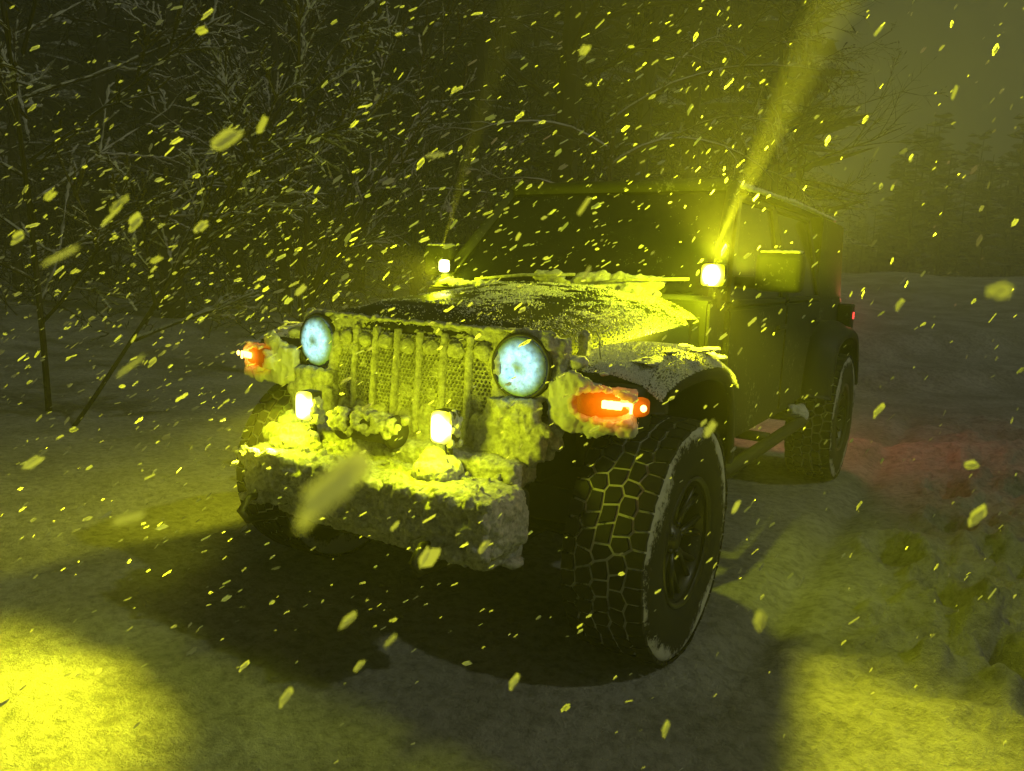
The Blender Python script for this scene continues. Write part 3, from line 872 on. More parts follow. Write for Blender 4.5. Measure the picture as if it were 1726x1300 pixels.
def bpoint(b_, m_):
    """shared corner of the block pattern: boundary b_ (between rows b_ and b_+1), half step m_"""
    jx, jt = JIT[b_, m_ % (PER*2)]
    if b_ in (-1, 4): return ((-0.144 if b_ < 0 else 0.144)+jx*0.3, m_*ST/2+jt*0.3)
    xb = (XC[b_]+XC[b_+1])/2; z = 0.0055
    return (xb+(-z if (m_-(b_ % 2)) % 2 else z)+jx, m_*ST/2+jt)
TREAD = []      # (row, half step index, mesh)
for c in range(5):
    for k in range(PER):
        m0 = 2*k+(c % 2)
        poly = [bpoint(c-1, m0-1), bpoint(c-1, m0), bpoint(c-1, m0+1), bpoint(c, m0+1), bpoint(c, m0), bpoint(c, m0-1)]
        cx = sum(p[0] for p in poly)/6; ct = sum(p[1] for p in poly)/6
        loc = []
        for (x, t_) in poly:
            v = Vector((x-cx, t_-ct)); v = v*(1-0.0052/max(v.length, 0.01)); loc.append((v.x, v.y))
        block_mesh.x0 = cx
        TREAD.append((cx, ct, block_mesh(loc, 'tread_block')))
CARC = carcass()
def rim_parts():
    out = []
    bm = bmesh.new()
    lathe(bm, [(0.105, 0.0), (0.105, 0.0)], 4, 'x') if False else None
    lathe(bm, [(0.128, 0.218), (0.120, 0.222), (0.110, 0.208), (0.075, 0.200), (0.02, 0.190), (-0.12, 0.195)], 48, 'x')
    lathe(bm, [(0.135, 0.232), (0.141, 0.226), (0.128, 0.214)], 48, 'x')
    lathe(bm, [(0.0, 0.19), (0.0, 0.05)], 24, 'x')
    bmesh.ops.recalc_face_normals(bm, faces=bm.faces)
    out.append(('rim', bm, M_RIM))
    for k in range(8):
        bm = bmesh.new(); a = 2*pi*k/8
        for d_ in (-0.16, 0.16):
            p = [(0.072, 0.055*cos(a), 0.055*sin(a)), (0.080, 0.12*cos(a+d_*0.35), 0.12*sin(a+d_*0.35)), (0.100, 0.212*cos(a+d_), 0.212*sin(a+d_))]
            tube(bm, p, [0.014, 0.011, 0.011], 6)
        out.append(('spoke', bm, M_RIM))
    bm = bmesh.new(); lathe(bm, [(0.02, 0.07), (0.078, 0.066), (0.090, 0.040), (0.096, 0.038), (0.098, 0.001)], 24, 'x')
    for k in range(5):
        a = 2*pi*k/5; tube(bm, [(0.07, 0.053*cos(a), 0.053*sin(a)), (0.094, 0.053*cos(a), 0.053*sin(a))], 0.009, 6)
    bmesh.ops.recalc_face_normals(bm, faces=bm.faces)
    out.append(('hub_cap', bm, M_RIM)); return out
RIMP = []
for (nm, b_, mt) in rim_parts():
    me = bpy.data.meshes.new(nm); b_.to_mesh(me); b_.free(); me.materials.append(mt)
    me.polygons.foreach_set('use_smooth', [True]*len(me.polygons)); RIMP.append((nm, me))
def put(name, me, parent, mat4=None):
    o = bpy.data.objects.new(name, me); C.objects.link(o); o.parent = parent
    if mat4 is not None: o.matrix_local = mat4
    return o
def wheel(x, y, s, individual):
    w = empty('wheel', (x, y, RW-0.006), car)
    if s < 0: w.rotation_euler = (0, 0, pi)
    put('tyre', CARC, w)
    for (nm, me) in RIMP: put(nm, me, w)
    bmj = None if individual else bmesh.new()
    for rep in range(NB//PER):
        for (xr, tt, me) in TREAD:
            a = (tt + rep*PER*ST)/RW
            m4 = Matrix.Translation((xr, RW*sin(a), RW*cos(a))) @ Matrix.Rotation(-a, 4, 'X')
            if individual: put('tread_block', me, w, m4)
            else:
                n0 = len(bmj.verts); bmj.from_mesh(me); bmj.verts.ensure_lookup_table()
                for v in bmj.verts[n0:]: v.co = m4 @ v.co
    if not individual:
        o = obj('tread_blocks', bmj, M_RUB, w, False); o['kind'] = 'stuff'
    return w
XW = 0.80
wheel(XW, 0, 1, True); wheel(-XW, 0, -1, False); wheel(XW, 3.008, 1, False); wheel(-XW, 3.008, -1, False)

# auxiliary lamps -----------------------------------------------------------
YEL = (0.97, 0.96, 0.016)
def lamp_light(name, parent, loc, target, energy, angle, blend, soft=0.03):
    L = bpy.data.lights.new(name, 'SPOT'); L.energy = energy; L.color = YEL; L.spot_size = radians(angle); L.spot_blend = blend
    L.shadow_soft_size = soft
    o = bpy.data.objects.new(name, L); C.objects.link(o); o.parent = parent
    o.location = loc
    d = Vector(target) - (Vector(loc)+parent.location)
    o.rotation_euler = d.to_track_quat('-Z', 'Y').to_euler()
    return o
def glow_light(parent, loc, energy, soft=0.03):
    L = bpy.data.lights.new('glow', 'POINT'); L.energy = energy; L.color = (0.86, 1.0, 0.008); L.shadow_soft_size = soft
    o = bpy.data.objects.new('glow', L); C.objects.link(o); o.parent = parent; o.location = loc
def pod(x, y, z, w, h, lens_shape=None):
    p = empty('auxiliary_lamp', (x, y, z), car)
    bm = bmesh.new(); box(bm, (0, 0.032, 0), (w+0.003, 0.05, h+0.003), bev=0.008); obj('lamp_housing', bm, M_PLAST, p)
    bm = bmesh.new(); box(bm, (0, 0.0, 0), (w, 0.036, h), bev=0.017, seg=4); obj('lamp_lens', bm, M_LENS, p)
    bm = bmesh.new(); tube(bm, [(0, 0.04, -h/2-0.005), (0, 0.045, -h/2-0.05)], 0.012, 8); obj('lamp_bracket', bm, M_PLAST, p)
    return p
PR = pod(0.755, 0.60, 1.343, 0.092, 0.088)
PL = pod(-0.712, 0.72, 1.338, 0.055, 0.062)
PR['label'] = 'brightly lit square yellow lamp beside the windscreen'
FR = pod(0.335, -0.640, 0.846, 0.066, 0.10)
FL = pod(-0.275, -0.640, 0.836, 0.060, 0.10)
lamp_light('pillar_beam', PR, (0, -0.05, 0), (0.9, -3.0, 1.0), 90, 96, 1.0)
lamp_light('pillar_beam', PR, (0, -0.05, 0), (1.62, -0.65, 0.0), 270, 62, 0.8)
lamp_light('pillar_beam', PL, (0, -0.05, 0), (-1.9, -1.7, 0.0), 110, 130, 0.9)
lamp_light('bumper_beam', FR, (0, -0.05, 0), (1.7, -2.75, 1.62), 70, 66, 0.8)
lamp_light('bumper_beam', FR, (0, -0.05, 0), (-0.9, -2.75, 1.4), 60, 66, 0.8)
lamp_light('bumper_beam', FL, (0, -0.05, 0), (-0.78, -2.2, -0.15), 400, 80, 0.9)
glow_light(PR, (0, -0.11, 0.055), 34); lamp_light('haze_fill', PR, (0.02, -0.06, 0.06), PR.location+RT*0.30+UP*1.0-_fw*0.75, 430, 150, 1.0); lamp_light('haze_fill', PR, (0.09, -0.07, 0.02), PR.location+RT*1.0+UP*0.42-_fw*0.55, 330, 100, 1.0); glow_light(PL, (0, -0.06, 0.0), 14)  # two added spots brighten the haze round the right pillar lamp
glow_light(FR, (0, -0.11, 0.03), 7); glow_light(FL, (0, -0.11, 0.03), 7)
random.seed(44)
for (P_, x0, x1) in ((FR, -0.07, 0.045), (FL, -0.12, 0.05)):   # clods of snow heaped against the lamps
    bm = bmesh.new()
    xm = (x0+x1)/2
    blob(bm, (xm, -0.01, -0.145), (abs(x1-x0)*0.70, 0.065, 0.050), 3); blob(bm, (xm-0.012, 0.0, -0.122), (abs(x1-x0)*0.50, 0.045, 0.048), 3); blob(bm, (xm+0.03, 0.03, -0.13), (0.05, 0.03, 0.04), 2)
    crust('lamp_snow', bm, M_SNOW, P_, 0.004, ((0.05, 0.014), (0.018, 0.007), (0.008, 0.003)), 2)
for P_ in (FR, FL):
    bm = bmesh.new()
    for k in range(16): blob(bm, (0.03+random.uniform(-.012, .012), random.uniform(0.005, 0.055), random.uniform(-.06, .055)), (.012, .014, .016), 1)
    crust('housing_snow', bm, M_SNOW, P_, 0.005, ((0.02, 0.006),), 1)
# added narrow spots imitating the lens-flare streaks that rise from the pillar lamps
def flare_shaft(par, dx, dy, deg, energy, back=0.0):
    d = RT*dx+UP*dy+_fw*back
    loc = Vector((0, -0.03, 0.075)); lamp_light('flare_shaft', par, loc, par.location+loc+d, energy, deg, 1.0, 0.004)
flare_shaft(PR, 0.43, 0.90, 14, 10000)
flare_shaft(PL, 0.28, 0.96, 10, 1800)

# ------------------------------------------------------------------ trees
def bark_material(name, bark, amt, snowcol=0.62):
    m, nt, out = nmat(name)
    p = N(nt, 'ShaderNodeBsdfPrincipled'); p.inputs['Roughness'].default_value = 0.9
    ge = N(nt, 'ShaderNodeNewGeometry'); sx = N(nt, 'ShaderNodeSeparateXYZ'); nt.links.new(ge.outputs['Normal'], sx.inputs[0])
    a = tex(nt, 12, 4, 0.6)
    s = N(nt, 'ShaderNodeMath', operation='MULTIPLY_ADD'); s.inputs[1].default_value = 0.5
    nt.links.new(sx.outputs[2], s.inputs[0]); nt.links.new(a.outputs[0], s.inputs[2])
    r = ramp(nt, s.outputs[0], [(0.75-amt, 0.0), (0.82-amt, 1.0)])
    mc = N(nt, 'ShaderNodeMix', data_type='RGBA'); mc.inputs[6].default_value = (*bark, 1); mc.inputs[7].default_value = (snowcol, snowcol, snowcol*.95, 1)
    nt.links.new(r.outputs[0], mc.inputs[0]); nt.links.new(mc.outputs[2], p.inputs['Base Color'])
    nt.links.new(p.outputs[0], out.inputs[0]); return m
M_BARK = bark_material('bark_with_snow', (0.05, 0.042, 0.03), 0.10)
M_TWIG = bark_material('twigs_with_snow', (0.06, 0.05, 0.035), 0.28, 0.5)
M_STEM = bark_material('stem_bark', (0.035, 0.03, 0.022), -0.02, 0.5)
M_THICK = bark_material('thicket_twigs', (0.022, 0.020, 0.014), 0.02, 0.22)
M_BARE = bark_material('bare_bark', (0.04, 0.034, 0.025), -0.20)

def prism(V, F, a, b, ra, rb, n=4):
    d = b-a
    if d.length < 1e-6: return
    d.normalize(); q = d.cross(Vector((0.2, 0.3, 0.93)))
    if q.length < 0.05: q = d.cross(Vector((1, 0, 0)))
    q.normalize(); w = d.cross(q); b0 = len(V)
    for k in range(n):
        c, s = cos(2*pi*k/n), sin(2*pi*k/n); V.append(a+(q*c+w*s)*ra)
    for k in range(n):
        c, s = cos(2*pi*k/n), sin(2*pi*k/n); V.append(b+(q*c+w*s)*rb)
    for k in range(n): F.append((b0+k, b0+(k+1) % n, b0+n+(k+1) % n, b0+n+k))
def rv(rng): return Vector((rng.uniform(-1, 1), rng.uniform(-1, 1), rng.uniform(-1, 1)))
class Grow:
    def __init__(s, seed): s.r = random.Random(seed); s.T = ([], []); s.K = ([], [])
    def limb(s, p, d, L, rad, lev, steps=6, droop=0.0, wob=0.25, kids=4, spread=0.9, thin=0.012, clump=0.0, ratio=0.55, upb=0.0):
        pts = [p.copy()]; d = d.normalized(); q = p.copy()
        for i in range(steps):
            d = (d + rv(s.r)*wob*0.5 + Vector((0, 0, -droop+upb))).normalized()
            q = q + d*(L/steps); pts.append(q.copy())
        dst = s.T if rad > thin else s.K
        for i in range(steps):
            prism(dst[0], dst[1], pts[i], pts[i+1], rad*(1-0.8*i/steps), rad*(1-0.8*(i+1)/steps), 6 if rad > 0.05 else 4)
        if clump > 0 and lev <= 2:
            for i in range(1, steps+1):
                if s.r.random() < clump:
                    c = pts[i] + Vector((0, 0, 0.01)); w = (pts[i]-pts[i-1])*0.75; c = (pts[i]+pts[i-1])*0.5+Vector((0, 0, 0.008))
                    b0 = len(s.K[0]); e = 0.007+0.013*s.r.random()
                    side = d.cross(Vector((0, 0, 1)))
                    if side.length < 0.1: side = Vector((1, 0, 0))
                    side = side.normalized()*e
                    for v in (c-w, c+side, c+w, c-side, c+Vector((0, 0, e)), c-Vector((0, 0, e*0.5))): s.K[0].append(v)
                    for f in ((0, 1, 4), (1, 2, 4), (2, 3, 4), (3, 0, 4), (1, 0, 5), (2, 1, 5), (3, 2, 5), (0, 3, 5)): s.K[1].append(tuple(b0+k for k in f))
        if lev <= 0: return
        for k in range(kids):
            f = s.r.uniform(0.25, 1.0); i = min(steps-1, int(f*steps)); t = f*steps-i
            b = pts[i].lerp(pts[i+1], t); dd = (pts[i+1]-pts[i]).normalized()
            side = rv(s.r); side = (side - dd*side.dot(dd)).normalized()
            s.limb(b, dd+side*spread, L*ratio*(1.2-0.6*f)*s.r.uniform(.7, 1.2), max(0.004, rad*0.5*(1-0.6*f)+0.002), lev-1, max(3, steps-1), droop, wob, kids, spread, thin, clump, ratio, upb)
    def out(s, name, loc, label, cat, group, tm, km, parts=('trunk', 'crown')):
        root = empty(name, loc); tag(root, label, cat, group)
        for (nm, (V, F), mt) in ((parts[0], s.T, tm), (parts[1], s.K, km)):
            if not F: continue
            me = bpy.data.meshes.new(nm); me.from_pydata(V, [], F); link(nm, me, mt, root, False)
        return root
def copy_tree(o, loc, rz, sc, label):
    c = o.copy(); C.objects.link(c); c.location = loc; c.rotation_euler = (0, 0, rz); c.scale = (sc, sc, sc); c['label'] = label
    for ch in list(o.children):
        d_ = ch.copy(); C.objects.link(d_); d_.parent = c
    return c
def on_ground(px, depth):
    """the ground point below the line of sight through column px at this depth"""
    p = at(px, 470, depth); return Vector((p.x, p.y, gheight(p.x, p.y)-0.05))

# the vase shaped small tree behind the vehicle's left corner
G = Grow(4); b = on_ground(515, 8.6)
G.limb(Vector((0, 0, 0)), Vector((0, 0, 1)), 1.3, 0.055, 0, 5, 0, 0.1)
random.seed(2)
for k in range(11):
    a = 2*pi*k/11+random.uniform(-.2, .2); tl_ = random.uniform(.25, .75)
    G.limb(Vector((0, 0, 0.8+0.05*k)), Vector((cos(a)*tl_, sin(a)*tl_, 1)), random.uniform(2.6, 4.2), 0.03, 2, 9, 0, 0.16, 7, 0.75, 0.012, 0.9, 0.34, 0.02)
G.out('young_tree', b, 'slender leafless young tree with many upright snowy branches behind the vehicle', 'tree', 'snowy young trees at the edge of the wood', M_STEM, M_TWIG)
# the feathery tree at the far left
G = Grow(9); b = on_ground(70, 6.3)
G.limb(Vector((0, 0, 0)), Vector((-0.03, 0, 1)), 6.0, 0.026, 0, 10, 0, 0.05)
for k in range(30):
    z = 0.8+4.9*k/30; a = k*2.4
    G.limb(Vector((-0.03*z, 0, z)), Vector((cos(a), sin(a), 0.55)), 1.9*(1-0.5*k/30)+0.3, 0.016, 2, 7, -0.01, 0.12, 6, 0.65, 0.012, 0.95, 0.38)
G.out('feathery_tree', b, 'feathery snow laden tree with thin dark stem at the far left', 'tree', 'snowy young trees at the edge of the wood', M_STEM, M_TWIG)
# the leaning snowy stem beside it
G = Grow(12); b = on_ground(105, 5.8)
G.limb(Vector((0, 0, 0)), RT*0.62+Vector((0, 0, 0.85)), 3.6, 0.024, 0, 10, 0, 0.06)
for k in range(16):
    f = 0.25+0.7*k/16
    G.limb((RT*0.62+Vector((0, 0, 0.85))).normalized()*3.6*f, RT*random.uniform(-.6, .9)+Vector((0, 0, 0.6))+rv(G.r)*0.4, 1.0, 0.016, 2, 6, 0, 0.2, 6, 0.8, 0.012, 0.95, 0.42)
G.out('leaning_tree', b, 'leaning sapling with a thick snowy stem right of the feathery tree', 'tree', 'snowy young trees at the edge of the wood', M_STEM, M_TWIG)

# tall forest trees: two kinds built once, then copied
def big_tree(seed, name, loc, label, h=11, rad=0.2, mat=M_BARK, lean=(0, 0)):
    G = Grow(seed)
    G.limb(Vector((0, 0, 0)), Vector((lean[0], lean[1], 1)), h, rad, 0, 10, 0, 0.05)
    for k in range(22):
        z = h*(0.12+0.8*k/22); a = G.r.uniform(0, 6.3)
        G.limb(Vector((lean[0]*z, lean[1]*z, z)), Vector((cos(a), sin(a), 0.35)), G.r.uniform(1.6, 3.6), rad*0.22, 2, 6, 0.01, 0.4, 6, 0.9, 0.02, 0.35, 0.5)
    return G.out(name, loc, label, 'tree', 'tall trees of the wood', mat, M_THICK)
T1 = big_tree(51, 'forest_tree', on_ground(945, 12.5), 'tall tree with the thickest dark trunk above the windscreen', 12, 0.24, M_BARE)
T2 = big_tree(52, 'forest_tree', on_ground(290, 13), 'tall dark straight trunk between the feathery tree and the young tree', 12, 0.22, M_BARE)
T3 = big_tree(53, 'forest_tree', on_ground(700, 14), 'branchy tree standing between the young tree and the thick trunk', 10, 0.12)
# the arching branch tree
G = Grow(60); b = on_ground(1010, 10.5)
P0 = Vector((0, 0, 0))
G.limb(P0, Vector((0, 0, 1)), 3.4, 0.10, 0, 6, 0, 0.08)
for (z, sd, L, dr) in ((2.6, 1, 2.6, 0.16), (1.5, 1, 1.8, 0.17), (3.2, 1, 3.0, 0.12), (2.9, -1, 2.4, 0.14), (2.0, -1, 1.8, 0.12), (1.1, 1, 1.6, 0.2)):
    G.limb(Vector((0, 0, z)), RT*sd*0.8+Vector((0, 0, 0.9))+rv(G.r)*0.2, L, 0.04, 3, 9, dr, 0.14, 6, 0.9, 0.014, 0.5, 0.5)
G.out('arching_tree', b, 'low tree with arching snow topped branches behind the roof', 'tree', None, M_BARK, M_TWIG)
# right: bare branches against the sky
G = Grow(71); b = on_ground(1290, 17)
G.limb(P0, Vector((0.0, 0, 1)), 6.5, 0.13, 0, 8, 0, 0.06)
for k in range(15):
    z = 2.2+0.3*k
    G.limb(Vector((0, 0, z)), RT*G.r.uniform(-.3, 1.2)+Vector((0, 0, 0.5))+rv(G.r)*0.5, G.r.uniform(1.6, 3.2), 0.035, 2, 8, 0, 0.2, 7, 0.8, 0.012, 0.0, 0.5, 0.01)
G.out('bare_tree', b, 'bare tree whose fine dark branches reach right into the open sky', 'tree', None, M_BARE, M_BARE)
random.seed(77)
places = [(30, 15, 'furthest left trunk behind the feathery tree'), (170, 17, 'dim trunk behind the leaning sapling'), (400, 16, 'dim trunk left of the young tree'),
          (480, 14, 'dim trunk close behind the young tree'), (600, 17, 'dim trunk right of the young tree'), (800, 16, 'dim trunk left of the thick dark trunk'),
          (880, 18, 'thin trunk just left of the thick dark trunk'), (1060, 16, 'dim trunk behind the arching branches'), (1150, 18, 'dim trunk above the right pillar lamp'),
          (1230, 20, 'dim trunk at the right end of the wood'), (1330, 24, 'last tree before the open sky')]
for i, (px, dp, lb) in enumerate(places):
    src = (T3, T2, T1)[i % 3] if i < 9 else T3
    copy_tree(src, on_ground(px, dp), random.uniform(0, 6.3), random.uniform(0.75, 1.05), lb)

# thicket under and behind the trees, one mass
V, F = [], []
rg = random.Random(5)
for k in range(3400):
    px = rg.uniform(-250, 1330); dp = rg.uniform(11, 24)
    b = on_ground(px, dp)
    hgt = rg.uniform(0.5, 7.5)*(0.35 if rg.random() < 0.5 else 1); b.z += rg.uniform(0, hgt)
    d = Vector((rg.uniform(-1, 1), rg.uniform(-1, 1), rg.uniform(-0.2, 1.1))).normalized()
    L = rg.uniform(0.35, 1.1); q = b.copy()
    for j in range(4):
        q2 = q + d*L/4; prism(V, F, q, q2, 0.012, 0.009, 3)
        if rg.random() < 0.9:
            d2 = (d+rv(rg)*0.9).normalized(); prism(V, F, q2, q2+d2*L*0.35, 0.010, 0.004, 3)
        q = q2; d = (d+rv(rg)*0.35).normalized()
me = bpy.data.meshes.new('thicket'); me.from_pydata(V, [], F)
tag(link('thicket', me, M_THICK, None, False), 'tangled snowy undergrowth and twigs filling the wood behind the vehicle', 'thicket', None, 'stuff')
# dark far wood behind everything on the left, and the far tree line on the right
def mass(name, spec, label, seed):
    V, F = [], []; rg = random.Random(seed)
    for (px0, px1, dp, hmin, hmax, n) in spec:
        for k in range(n):
            px = rg.uniform(px0, px1); d_ = dp*rg.uniform(0.85, 1.25); b = on_ground(px, d_); H = rg.uniform(hmin, hmax)
            prism(V, F, b, b+Vector((rg.uniform(-.3, .3), 0, H)), 0.012*H+0.02, 0.02, 5)
            for j in range(46):
                z = H*(0.08+0.92*rg.random()); rr = (1-z/H*0.75)*H*0.24+0.2
                a = rg.uniform(0, 6.3); e = Vector((cos(a)*rr, sin(a)*rr, rg.uniform(-.25, .3)*rr))
                c = b+Vector((0, 0, z)); b0 = len(V); w = 0.05*H*rg.uniform(.5, 1.2)
                t_ = Vector((-sin(a), cos(a), 0))*w
                V.extend([c, c+e*0.6+t_, c+e, c+e*0.6-t_, c+e*0.6+Vector((0, 0, w*0.5))]); F.extend([(b0, b0+1, b0+4), (b0+1, b0+2, b0+4), (b0+2, b0+3, b0+4), (b0+3, b0, b0+4), (b0, b0+3, b0+2, b0+1)])
    me = bpy.data.meshes.new(name); me.from_pydata(V, [], F)
    tag(link(name, me, M_FAR, None, False), label, 'woodland', None, 'stuff')
M_FAR = bark_material('far_trees', (0.035, 0.04, 0.025), -0.12, 0.4)
mass('far_wood', [(-350, 1300, 28, 11, 17, 260)], 'dense dark wood filling the background on the left and centre', 1)
mass('distant_tree_line', [(1280, 1560, 75, 3, 7, 90), (1500, 1950, 58, 4, 12, 150)], 'low dark tree line across the field at the right', 2)

# ------------------------------------------------------------------ falling snow
def flake_material():
    m, nt, out = nmat('snowflake')
    a = N(nt, 'ShaderNodeBsdfDiffuse'); a.inputs['Color'].default_value = (0.9, 0.9, 0.88, 1)
    b = N(nt, 'ShaderNodeBsdfTranslucent'); b.inputs['Color'].default_value = (0.9, 0.9, 0.85, 1)
    mx = N(nt, 'ShaderNodeMixShader'); mx.inputs[0].default_value = 0.6
    nt.links.new(a.outputs[0], mx.inputs[1]); nt.links.new(b.outputs[0], mx.inputs[2]); nt.links.new(mx.outputs[0], out.inputs[0]); return m
M_FLAKE = flake_material()
def flake_geom(rg, lean=0.0):
    """a ragged cluster of thin ice plates drawn out along x; single sheets, so lamp light comes through them"""
    V, F = [], []
    for k in range(rg.choice((1, 2, 2, 3))):
        oy = rg.uniform(-.16, .16); ox = rg.uniform(-.16, .16); L = rg.uniform(.34, .5); w = rg.uniform(.11, .20); sh = rg.uniform(-.12, .12)
        for roll in (rg.uniform(-.5, .5),):
            st = [(-1, .7), (-.85, .95), (-.3, 1), (.3, 1.0), (.85, .9), (1, .65)]; b0 = len(V)
            for (t, q) in st:
                for e in (-1, 0, 1):
                    yy = e*w*q*rg.uniform(.85, 1.15); zz = 0.03*(1-e*e)
                    V.append(Vector((ox+t*L+e*sh+rg.uniform(-.02, .02), oy+yy*cos(roll)-zz*sin(roll), yy*sin(roll)+zz*cos(roll))))
            for i in range(5):
                for q in (0, 1): F.append((b0+i*3+q, b0+i*3+q+1, b0+i*3+q+4, b0+i*3+q+3))
    return V, F
rg = random.Random(99)
VAR = []
for k in range(12):
    V, F = flake_geom(rg); me = bpy.data.meshes.new('snowflake'); me.from_pydata(V, [], F); me.materials.append(M_FLAKE)
    me.polygons.foreach_set('use_smooth', [True]*len(F)); VAR.append((me, V, F))
def orient(px, py, ang, wid):
    """matrix: long axis along the wind (drawn in the air), of given width ratio"""
    L = RT*cos(ang)+UP*sin(ang)+_fw*rg.uniform(-.3, .3); L.normalize()
    Z = -_fw; Y = Z.cross(L).normalized(); Z = L.cross(Y)
    return Matrix((L, Y*wid, Z*wid)).transposed()
def flake(px, py, dp, size, ang, wid, label, group=None):
    me = rg.choice(VAR)[0]; o = bpy.data.objects.new('snowflake', me); C.objects.link(o)
    m = (orient(px, py, ang, wid)*size).to_4x4(); m.translation = at(px, py, dp); o.matrix_world = m
    tag(o, label, 'snowflake', group); return o
# the large flakes near the lens: pixel, distance, length in pixels, angle, width ratio
BIG = [(380, 235, .30, 62, 35, .7, 'large soft flake between the feathery tree and the young tree'),
 (440, 212, .45, 36, 55, .5, 'long thin flake just right of the largest flake at upper left'),
 (203, 343, .42, 42, 25, .8, 'upper flake of the touching bright pair at left'),
 (185, 368, .42, 48, 50, .6, 'lower flake of the touching bright pair at left'),
 (228, 375, .5, 30, 40, .9, 'squarish flake right of the touching bright pair'),
 (84, 330, .5, 30, 33, .6, 'flake above and left of the touching bright pair'),
 (95, 436, .22, 62, 30, .5, 'faint blurred flake at the far left below the feathery tree'),
 (30, 401, .5, 24, 30, .9, 'flake near the left edge at mid height of the trees'),
 (263, 438, .5, 26, 30, .5, 'bright slanted flake below the touching bright pair'),
 (340, 383, .5, 24, 50, .8, 'chunky flake low between the two young trees'),
 (340, 52, .55, 24, 15, .8, 'chunky flake near the top left of the wood'),
 (555, 812, .11, 150, 38, .62, 'huge blurred yellow flake in front of the bumper'),
 (210, 877, .20, 58, 15, .75, 'blurred flake over the lit snow at left'),
 (55, 780, .45, 40, 40, .5, 'flake above the lit snow near the left edge'),
 (215, 622, .25, 52, 40, .4, 'faint blurred flake above the dim snow at left'),
 (722, 940, .42, 46, 60, .8, 'large ragged flake in the dark below the bumper'),
 (815, 922, .5, 30, 55, .5, 'slanted flake right of the large ragged flake'),
 (665, 887, .5, 20, 45, .9, 'squarish flake above the large ragged flake'),
 (587, 1045, .35, 34, 35, .5, 'soft flake low in the vehicle shadow'),
 (660, 1078, .35, 32, 45, .55, 'soft flake right of the soft one low in the shadow'),
 (480, 1173, .42, 34, 50, .6, 'bright flake at the bottom between the two lit pools'),
 (605, 1123, .45, 28, 50, .5, 'flake on the edge of the vehicle shadow'),
 (865, 1147, .45, 26, 50, .7, 'flake over the grey snow below the bumper shadow'),
 (125, 1097, .45, 30, 40, .4, 'slanted flake over the lit snow at lower left'),
 (1195, 725, .35, 36, 50, .55, 'bright flake in front of the front wheel arch'),
 (1187, 712, .6, 16, 40, .9, 'small flake touching the bright one at the wheel arch'),
 (1647, 868, .42, 38, 35, .7, 'large flake over the footprints at the right'),
 (1637, 784, .45, 26, 10, .9, 'square flake above the footprints at the right'),
 (1608, 160, .5, 28, 65, .5, 'slanted flake in the dark sky at upper right'),
 (1480, 52, .5, 28, 50, .4, 'slanted flake left in the sky near the bare branches'),
 (990, 346, .42, 34, 55, .7, 'large flake in front of the windscreen'),
 (990, 458, .45, 28, 60, .5, 'flake just above the hood snow'),
 (1515, 512, .45, 20, 50, .7, 'rectangular flake right of the tail lamp'),
 (985, 85, .5, 24, 60, .8, 'chunky flake beside the thick dark trunk'),
 (1280, 1045, .25, 30, 70, .8, 'faint blurred flake above the lit pool at lower right'),
 (1122, 1228, .45, 26, 65, .5, 'upright flake near the bottom centre'),
 (505, 490, .6, 26, 45, .6, 'bright flake just above the left front corner of the hood'),
 (583, 640, .9, 18, 25, .5, 'thin flake low on the left of the grille'),
 (735, 262, .4, 30, 8, .6, 'flat faint flake above the left pillar lamp'),
 (1685, 492, .20, 34, 20, .9, 'faint blurred flake at the right edge over the field'),
 (1240, 855, .5, 30, 60, .35, 'long flake beside the front tyre sidewall'),
 (1480, 690, .6, 26, 45, .6, 'flake over the reddish snow behind the rear wheel')]
for (px, py, dp, ln, an, wd, lb) in BIG:
    flake(px, py, dp, ln/FPX*dp*1.0, radians(an), wd*1.25, lb)
FL_ = []
def density(px, py):
    d = 0.50
    d += 0.8*exp(-((px-600)/380)**2-((py-430)/190)**2)
    d += 0.8*exp(-((px-250)/300)**2-((py-470)/170)**2)
    d += 0.8*exp(-((px-1050)/300)**2-((py-430)/200)**2)
    d += 0.5*exp(-((px-500)/350)**2-((py-850)/250)**2)
    if px > 1300: d *= 0.45
    if py > 1080: d *= 0.35
    return d
while len(FL_) < 3000:
    px = rg.uniform(-60, 1786); py = rg.uniform(-40, 1340)
    if rg.random()*2.2 > density(px, py): continue
    dp = 0.7+5.0*rg.random()**0.8
    ln = (4+7.5*rg.random()**1.5 if rg.random() < .88 else rg.uniform(10, 21))*(1.25 if dp < 1.4 else 1.0)
    an = 24+16*rg.random()+(18 if px > 1150 else 0)+rg.gauss(0, 8)
    p = at(px, py, dp)
    if p.z < 0.03: continue
    if abs(p.x) < 0.95 and p.y > -0.82 and p.z < (0.9 if p.y < -0.5 else (1.28 if p.y < 0.8 else 1.85)): continue
    if (p-Vector((0.8, 3.9, 1.0))).length < 1.3: continue
    FL_.append((px, py, dp, ln/FPX*dp, radians(an), rg.uniform(.38, .85)))
FL_.sort(key=lambda f: -f[3]/f[2])
nind = 300-len(BIG)
